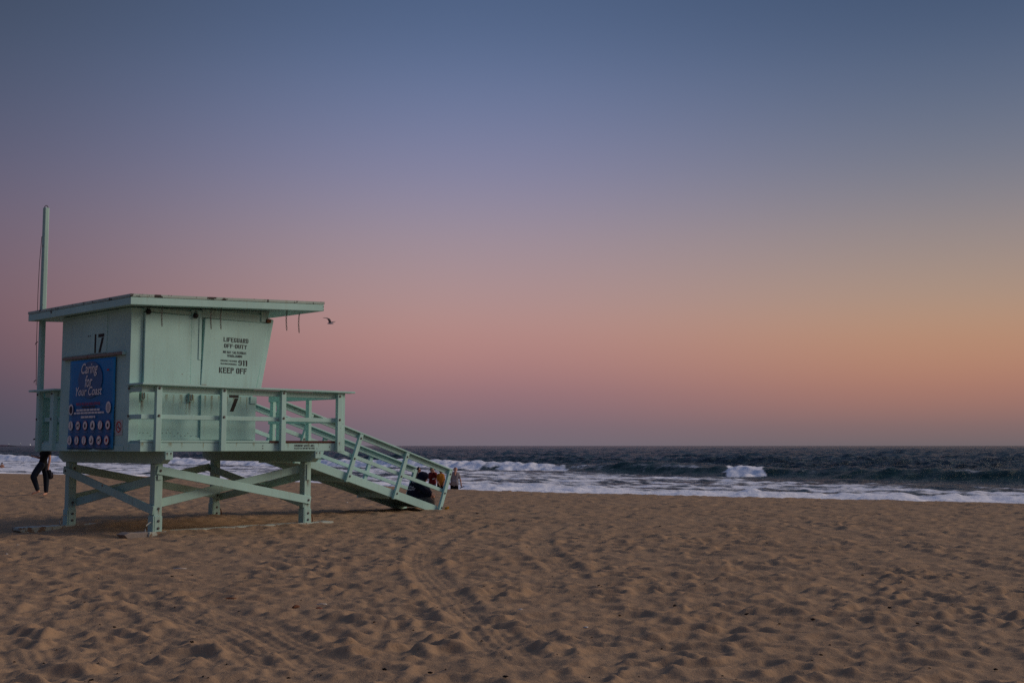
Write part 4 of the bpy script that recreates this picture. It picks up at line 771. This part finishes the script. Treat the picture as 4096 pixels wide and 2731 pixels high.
eyes(hd, fc, P4); fuse('hair', [(hd+vv(-.015, .03, .045), (.097, .098, .09)), (hd+vv(-.04, .04, -.03), .07)], plain('auburn_hair', (.06, .016, .014), .6, .3), P4, .010)
fuse('jacket', torso(J, .035)+[(J['shL'], .082, vv(.26, -.12, 1.16), .068), (vv(.26, -.12, 1.16), .068, vv(.12, -.21, 1.38), .052), (J['shR'], .082, vv(-.2, -.12, 1.15), .068), (vv(-.2, -.12, 1.15), .068, vv(-.03, -.21, 1.36), .052)], REDJ, P4, .014)
fuse('trousers', [(J['hipL'], .115, J['hipR'], .115), (J['hipL'], .105, vv(.1, -.02, .49), .085), (vv(.1, -.02, .49), .085, vv(.1, .03, .12), .065), (J['hipR'], .105, vv(-.1, 0, .49), .085), (vv(-.1, 0, .49), .085, vv(-.1, .04, .12), .065)], plain('blue_track_pants', (.03, .05, .10), .8), P4, .014)
mk('jacket_stripe', [(-.02, -.150, 1.10), (.12, -.140, 1.13), (.14, -.135, 1.09), (0, -.150, 1.06)], [(0, 1, 2, 3)], PALE, P4)
# person in orange
P5 = tag(empty('person', (at_px(1763, 1782, 57.4).x, 57.4, -1.24), R(4)), 'person in orange top and dark shorts beside the lowest ramp post', 'person')
J = dict(shL=vv(.13, .03, 1.33), shR=vv(-.12, -.05, 1.33), hipL=vv(.08, 0, .88), hipR=vv(-.08, 0, .88)); hd = vv(.03, -.03, 1.55); fc = (.6, -1, -.3)
fuse('body', torso(J, -.004)+[(vv(.01, 0, 1.35), .05, vv(.02, -.01, 1.49), .05)]+head_prims(hd, fc, .95)+limb(J['shR'], vv(-.17, -.10, 1.06), vv(-.06, -.18, .86), ARM)+limb(J['shL'], vv(.19, 0, 1.06), vv(.14, -.14, .88), ARM)+limb(J['hipL'], vv(.09, -.02, .47), vv(.08, .04, .08), LEG)+limb(J['hipR'], vv(-.09, -.03, .47), vv(-.1, .0, .08), LEG)+foot(vv(.08, .04, .07), vv(.12, -.13, .03))+foot(vv(-.1, 0, .07), vv(-.09, -.17, .03))+hand((-.06, -.18, .86), (.4, -.2, -1), (1, 0, 0))+hand((.14, -.14, .88), (-.3, -.2, -1), (-1, 0, 0)), SKIN_D, P5, .012)
eyes(hd, fc, P5, .95); fuse('hair', [(hd+vv(-.01, .03, .045), (.092, .095, .085)), (hd+vv(-.03, .04, -.05), .065)], HAIR, P5, .010)
fuse('top', torso(J, .02)+[(J['shR'], .066, vv(-.16, -.09, 1.12), .060), (J['shL'], .066, vv(.18, 0, 1.12), .06)], ORNG, P5, .014)
fuse('shorts', [(J['hipL'], .112, J['hipR'], .112), (J['hipL'], .105, vv(.09, -.02, .55), .095), (J['hipR'], .105, vv(-.09, -.03, .55), .095)], BLACKC, P5, .014)
# wader far out at the left
p0 = at_px(7, 1880, 136); P6 = tag(empty('person', (p0.x, p0.y, SEA_Z-.85), R(24)), 'bare chested person standing waist deep in the surf far away', 'person')
J = dict(shL=vv(.18, 0, 1.44), shR=vv(-.18, 0, 1.44), hipL=vv(.09, 0, .95), hipR=vv(-.09, 0, .95)); hd = vv(0, 0, 1.66)
fuse('body', torso(J)+[(vv(0, 0, 1.46), .06, vv(0, 0, 1.6), .06)]+head_prims(hd, (.5, 1, 0))+limb(J['shL'], vv(.27, 0, 1.15), vv(.22, -.1, .95), ARM)+limb(J['shR'], vv(-.27, 0, 1.15), vv(-.24, -.12, .95), ARM)+limb(J['hipL'], vv(.1, 0, .5), vv(.1, .02, .08), LEG)+limb(J['hipR'], vv(-.1, 0, .5), vv(-.1, .02, .08), LEG)+foot(vv(.1, .02, .07), vv(.1, .2, .03))+foot(vv(-.1, .02, .07), vv(-.1, .2, .03))+hand((.22, -.1, .95), (0, 0, -1), (-1, 0, 0))+hand((-.24, -.12, .95), (0, 0, -1), (1, 0, 0)), SKIN_D, P6, .02)
fuse('hair', [(hd+vv(0, -.02, .04), (.10, .10, .09))], HAIR, P6, .014)
# hunched person in a navy hoodie sitting at the foot of the ramp
P7 = tag(empty('person', (T0[0]+8.85*U[0]+2.62*VV[0], T0[1]+8.85*U[1]+2.62*VV[1], .12), 0), 'hunched person in navy hoodie with pale back print sitting on the ramp', 'person')
def hz(x, y, d=0): return vv((x-620)/1130, d, (1120-y)/1130-.02)        # zoomed picture units to metres in the sitter's frame
hd = hz(735, 365, -.02); fc = (.85, .3, -.5)
fuse('body', [(hz(560, 930, 0), .12, hz(500, 700, 0), .12), (hz(500, 700), .12, hz(600, 520), .12), (hz(620, 500), .06, hd, .06), (hz(540, 540, -.16), .06, hz(780, 720, -.24), .05), (hz(780, 720, -.24), .045, hz(940, 860, -.14), .035), (hz(560, 540, .16), .06, hz(800, 720, .24), .05), (hz(800, 720, .24), .045, hz(950, 860, .12), .035),
     (hz(560, 1020, -.10), .09, hz(930, 1000, -.16), .07), (hz(930, 1000, -.16), .065, hz(940, 1200, -.14), .045), (hz(560, 1020, .10), .09, hz(940, 960, .16), .07), (hz(940, 960, .16), .065, hz(990, 1190, .15), .045)]+head_prims(hd, fc, .98)+hand(hz(940, 860, -.14), (1, .5, -.5), (0, 1, -.4), 1, .7)+hand(hz(950, 860, .12), (1, -.5, -.5), (0, -1, -.4), 1, .7), SKIN, P7, .012)
eyes(hd, fc, P7)
HOOD = fuse('hoodie', [(hz(430, 965, -.02), .185, hz(470, 760, -.02), .185), (hz(470, 760, 0), .19, hz(560, 560, 0), .175), (hz(520, 600, -.06), .15, hz(620, 470, -.06), .13), (hz(520, 600, .08), .15, hz(620, 470, .08), .13), (hz(620, 500), .13, hz(690, 380), .125), (hz(695, 360), (.140, .14, .135)), (hz(755, 345, 0), .108),
     (hz(590, 560, -.17), .095, hz(790, 730, -.26), .082), (hz(790, 730, -.26), .082, hz(920, 850, -.16), .058), (hz(600, 560, .17), .095, hz(800, 720, .25), .08), (hz(800, 720, .25), .08, hz(930, 850, .14), .055), (hz(560, 930, -.03), .17, hz(880, 860, -.10), .09), (hz(430, 980, 0), .18, hz(560, 1010, 0), .15)], NAVY, P7, .014, 8)
fuse('trousers', [(hz(520, 1030, -.09), .11, hz(900, 1030, -.17), .10), (hz(900, 1030, -.17), .098, hz(930, 1170, -.14), .07), (hz(520, 1030, .09), .11, hz(940, 970, .16), .095), (hz(940, 970, .16), .09, hz(985, 1170, .15), .065)], CHAR, P7, .014)
for d_ in (-.14, .15): fuse('shoe', [(hz(930, 1205, d_), .045, hz(1000, 1225, d_), .045), (hz(1000, 1225, d_), .045, hz(1075, 1240, d_), .035)], BLACKC, P7, .012)
LILAC = plain('lilac_print', (.50, .42, .48), .7, .2, .15)
def print_on(txt, x0, y0, x1, h, shear, slant):
    o_ = font_text('back_print', txt, (0, 0, 0), (1, 0, 0), (0, 0, 1), (x1-x0)/1130, h/1130, LILAC, P7, shear, .02); a = hz(x0, y0)
    for v in o_.data.vertices: v.co = Vector((v.co.x+a.x, -.6, v.co.z+a.z+slant*v.co.x))
    sw = o_.modifiers.new('on_cloth', 'SHRINKWRAP'); sw.target = HOOD; sw.wrap_method = 'PROJECT'; sw.use_project_y = True; sw.use_project_x = False; sw.use_project_z = False; sw.use_positive_direction = True; sw.use_negative_direction = False; sw.offset = .006; sw.wrap_mode = 'ABOVE_SURFACE'
print_on('Chill', 425, 525, 600, 62, .35, .02); print_on('the', 330, 660, 470, 55, .35, -.05); print_on('NIGHT', 275, 745, 520, 60, .35, .02)

# ------------------------------------------------------------------ gull
gp = at_px(1322, 1294, 70); G = tag(empty('gull', (gp.x, gp.y, gp.z), 0), 'grey gull in mid wingbeat over the sea right of the roof', 'bird')
def gz_(x, y, d=0): return vv((x-1000)/1021, d, (1165-y)/1021)
GB = plain('gull_plumage', (.42, .39, .40), .8, .2, .3, 12); GD = plain('gull_wing', (.17, .145, .15), .8, .2, .3, 12)
fuse('body', [(gz_(830, 1160), .030, gz_(900, 1150), .045), (gz_(900, 1150), .05, gz_(1030, 1150), .058), (gz_(1030, 1150), .055, gz_(1150, 1165), .028), (gz_(1150, 1165), .022, gz_(1220, 1150), .012), (gz_(795, 1168), .008, gz_(830, 1162), .014)], GB, G, .008)
def wing(name, pts, d):
    V, F = [], []
    for (x, y, c, th), dd in zip(pts, d):
        a = gz_(x, y); V += [a+vv(-c*.4, dd, th), a+vv(c*.6, dd+.02, th*.6), a+vv(c*.6, dd+.02, -th*.6), a+vv(-c*.4, dd, -th)]
    for i in range(len(pts)-1):
        for k in range(4): F.append((i*4+k, i*4+(k+1) % 4, i*4+4+(k+1) % 4, i*4+4+k))
    F += [(3, 2, 1, 0), tuple(len(V)-4+k for k in range(4))]
    return mk(name, V, F, GD, G, True)
wing('wing', [(960, 1120, .17, .02), (945, 1000, .16, .018), (900, 890, .14, .016), (790, 850, .12, .02), (690, 848, .09, .016), (600, 868, .02, .006)], [0, -.10, -.22, -.34, -.44, -.52])
wing('wing', [(1010, 1115, .16, .02), (1060, 1065, .13, .018), (1130, 1030, .10, .02), (1240, 975, .02, .006)], [.02, .14, .30, .50])

# ------------------------------------------------------------------ small things on the sand
YC = plain('yellow_plastic', (.65, .36, .02), .45, .4, .1)
def cup():
    q = tw(9.20, 2.05); r = rooted('yellow_cup', (q[0], q[1], gz(*q)+.028), R(20), 'small yellow cup lying at the foot of the ramp post', 'cup')
    bm = bmesh.new(); n = 14
    for k in range(n):
        pass
    prof = [(0, .0), (.026, .0), (.036, .095), (.039, .097), (.036, .099), (.032, .094), (.023, .006), (0, .006)]; rings = []
    for rr_, zz in prof: rings.append([bm.verts.new((rr_*math.cos(2*math.pi*k/n), rr_*math.sin(2*math.pi*k/n), zz)) for k in range(n)])
    for a, b_ in zip(rings[:-1], rings[1:]):
        for k in range(n): bm.faces.new((a[k], a[(k+1) % n], b_[(k+1) % n], b_[k]))
    bmesh.ops.remove_doubles(bm, verts=bm.verts, dist=1e-5); o_ = mk_bm('cup_body', bm, YC, r, True); o_.rotation_euler = (R(75), 0, R(35)); o_.location = (0, 0, .01)
cup()
WEED = plain('dried_kelp', (.018, .012, .010), .8, .2, .4, 40); SHELLM = plain('bleached_shell', (.62, .58, .52), .5, .3, .1); LEAFM = plain('brown_leaf', (.13, .05, .025), .8, .2, .3, 30)
def scrap_mesh(seed, L, W_):
    r = random.Random(seed); bm = bmesh.new(); n = 5; pts = []
    for k in range(n): pts.append(Vector(((k/(n-1)-.5)*L, r.uniform(-.25, .25)*W_, .010+r.uniform(0, .5)*W_)))
    tube_bm(bm, pts, [W_*q for q in (.25, .45, .5, .4, .2)], 6); return bm
def px2g(x, y):
    p_ = at_px(x, y, 10); d = p_-Vector((0, 0, CAM_H)); k = (-CAM_H)/d.z; return d.x*k, d.y*k
def lay(name, bm, m_, x, y, rz, label, cat, group=None):
    gx, gy = px2g(x, y); o_ = mk_bm(name, bm, m_, None, True); o_.location = (gx, gy, float(sand_z(gx, gy))-.002); o_.rotation_euler[2] = rz; return tag(o_, label, cat, group)
SC = [(1909,2046),(1580,2134),(1721,2128),(1915,2224),(1764,2238),(1936,2349),(2395,2347),(1497,2501),(2181,2553),(2300,2540),(1538,2676),(1721,2685),(2367,2543),(2479,2458),(3119,2498),(2986,2451),(3670,2505),(3719,2690),(3251,2477),(3068,2173),(3285,2626),(3983,2676),(1293,2202),(688,2314),(458,2519),(768,2592),(1155,2707),(58,2640),(338,2421),(365,2712),(2022,2730),(2640,2100),(2830,2230),(2700,2420),(2560,2610),(2890,2710),(3450,2300),(3560,2430),(220,2480),(980,2310)]
for i, (x, y) in enumerate(SC):
    gy = px2g(x, y)[1]; L = (.022+.026*random.random())*(1 if gy > 10 else .8)*(2.0 if i == 0 else 1); lay('seaweed_scrap', scrap_mesh(i, L, L*.45), WEED, x, y, random.uniform(-.6, .6), 'dark dried seaweed scrap lying on the trampled sand', 'seaweed', 'seaweed scraps on the sand')
lay('twig', scrap_mesh(91, .17, .018), LEAFM, 912, 2397, .5, 'thin brown twig on the sand in front of the tower', 'twig')
lay('leaf', scrap_mesh(92, .09, .035), LEAFM, 1184, 2427, .9, 'dark curled leaf on the sand below the near leg', 'leaf')
lay('leaf', scrap_mesh(93, .06, .03), plain('red_leaf', (.22, .045, .02), .8), 1277, 2432, .2, 'reddish leaf fragment beside the white straw', 'leaf')
def straw(x, y, L, rz, label): bm = bmesh.new(); tube_bm(bm, [(-L/2, 0, .012), (0, .003, .016), (L/2, 0, .012)], .006, 6); lay('plastic_straw', bm, SHELLM, x, y, rz, label, 'litter')
straw(719, 2283, .16, .1, 'white plastic straw on the sand in front of the near leg'); straw(1287, 2422, .10, .1, 'short white straw on the sand beside a reddish leaf')
for x, y, q in ((71, 2174, 'pale shell fragment in the shade left of the near leg'), (27, 2217, 'pale shell fragment at the left edge of the picture'), (2344, 2505, 'white shell on the open sand'), (1389, 2004, 'crumpled white scrap on the sand under the ramp'), (2083, 2432, 'small white shell chip between footprints')):
    bm = bmesh.new(); r = random.Random(x); bmesh.ops.create_icosphere(bm, subdivisions=1, radius=.028 if y > 2100 else .05)
    for v in bm.verts: v.co = Vector((v.co.x*1.5*r.uniform(.7, 1.2), v.co.y*r.uniform(.6, 1.1), abs(v.co.z)*.5*r.uniform(.5, 1.2)))
    lay('shell', bm, SHELLM, x, y, r.uniform(0, 3), q, 'shell')
V, F = [], []
for k in range(900):
    y = 6.5+22*random.random()**1.4; x = (random.random()-.5)*1.05*y; z = float(sand_z(x, y)); a = random.random()*6.28; L = .006+.012*random.random()**3; c, s = math.cos(a)*L, math.sin(a)*L; n = len(V)
    V += [(x-c, y-s, z), (x+s*.5, y-c*.5, z), (x+c, y+s, z), (x-s*.5, y+c*.5, z), (x, y, z+L*.7), ]; F += [(n, n+1, n+4), (n+1, n+2, n+4), (n+2, n+3, n+4), (n+3, n, n+4)]
tag(mk('debris', V, F, WEED), 'fine dark specks of dried kelp strewn over the sand', 'debris', kind='stuff')
# ------------------------------------------------------------------ far shore and lights
V, F = [], []; r = random.Random(4)
for k in range(40):
    x = -9600+k*165/4*1.0*6; x = -5600+k*42; h = 3+13*(.55+.45*math.sin(k*.33+1))*min(1, (40-k)/10)+r.uniform(0, 3)
    V += [(x, 9000, SEA_Z-2), (x, 9000, SEA_Z+h), (x, 9300, SEA_Z-2)]
for k in range(39): a = 3*k; F += [(a, a+3, a+4, a+1), (a+1, a+4, a+5, a+2)]
tag(mk('far_headland', V, F, plain('distant_land', (.30, .12, .13), .9, .1), None, True), kind='structure')  # pink of the dusk sky light and haze put into the land colour
m, t, b = mat('lamp_glow'); b.inputs['Emission Color'].default_value = (1, .95, .85, 1); b.inputs['Emission Strength'].default_value = 1.0; b.inputs['Base Color'].default_value = (.8, .8, .75, 1); GLOW = m
for x, y, q in ((121, 1778, 'bright white light on the far horizon beside the flagpole'), (36, 1775, 'faint white light above the far headland'), (83, 1772, 'white light at the right end of the far headland')):
    p_ = at_px(x, y, 8800); bm = bmesh.new(); bmesh.ops.create_icosphere(bm, subdivisions=2, radius=2.6 if x == 121 else 1.3); o_ = mk_bm('lamp_globe', bm, GLOW, None, True); L_ = tag(empty('harbour_light', (p_.x, p_.y, SEA_Z)), q, 'light'); o_.parent = L_; o_.location = (0, 0, p_.z-SEA_Z)
    tube('mast', [(0, 0, 0), (0, 0, p_.z-SEA_Z)], .8, STEEL, L_)
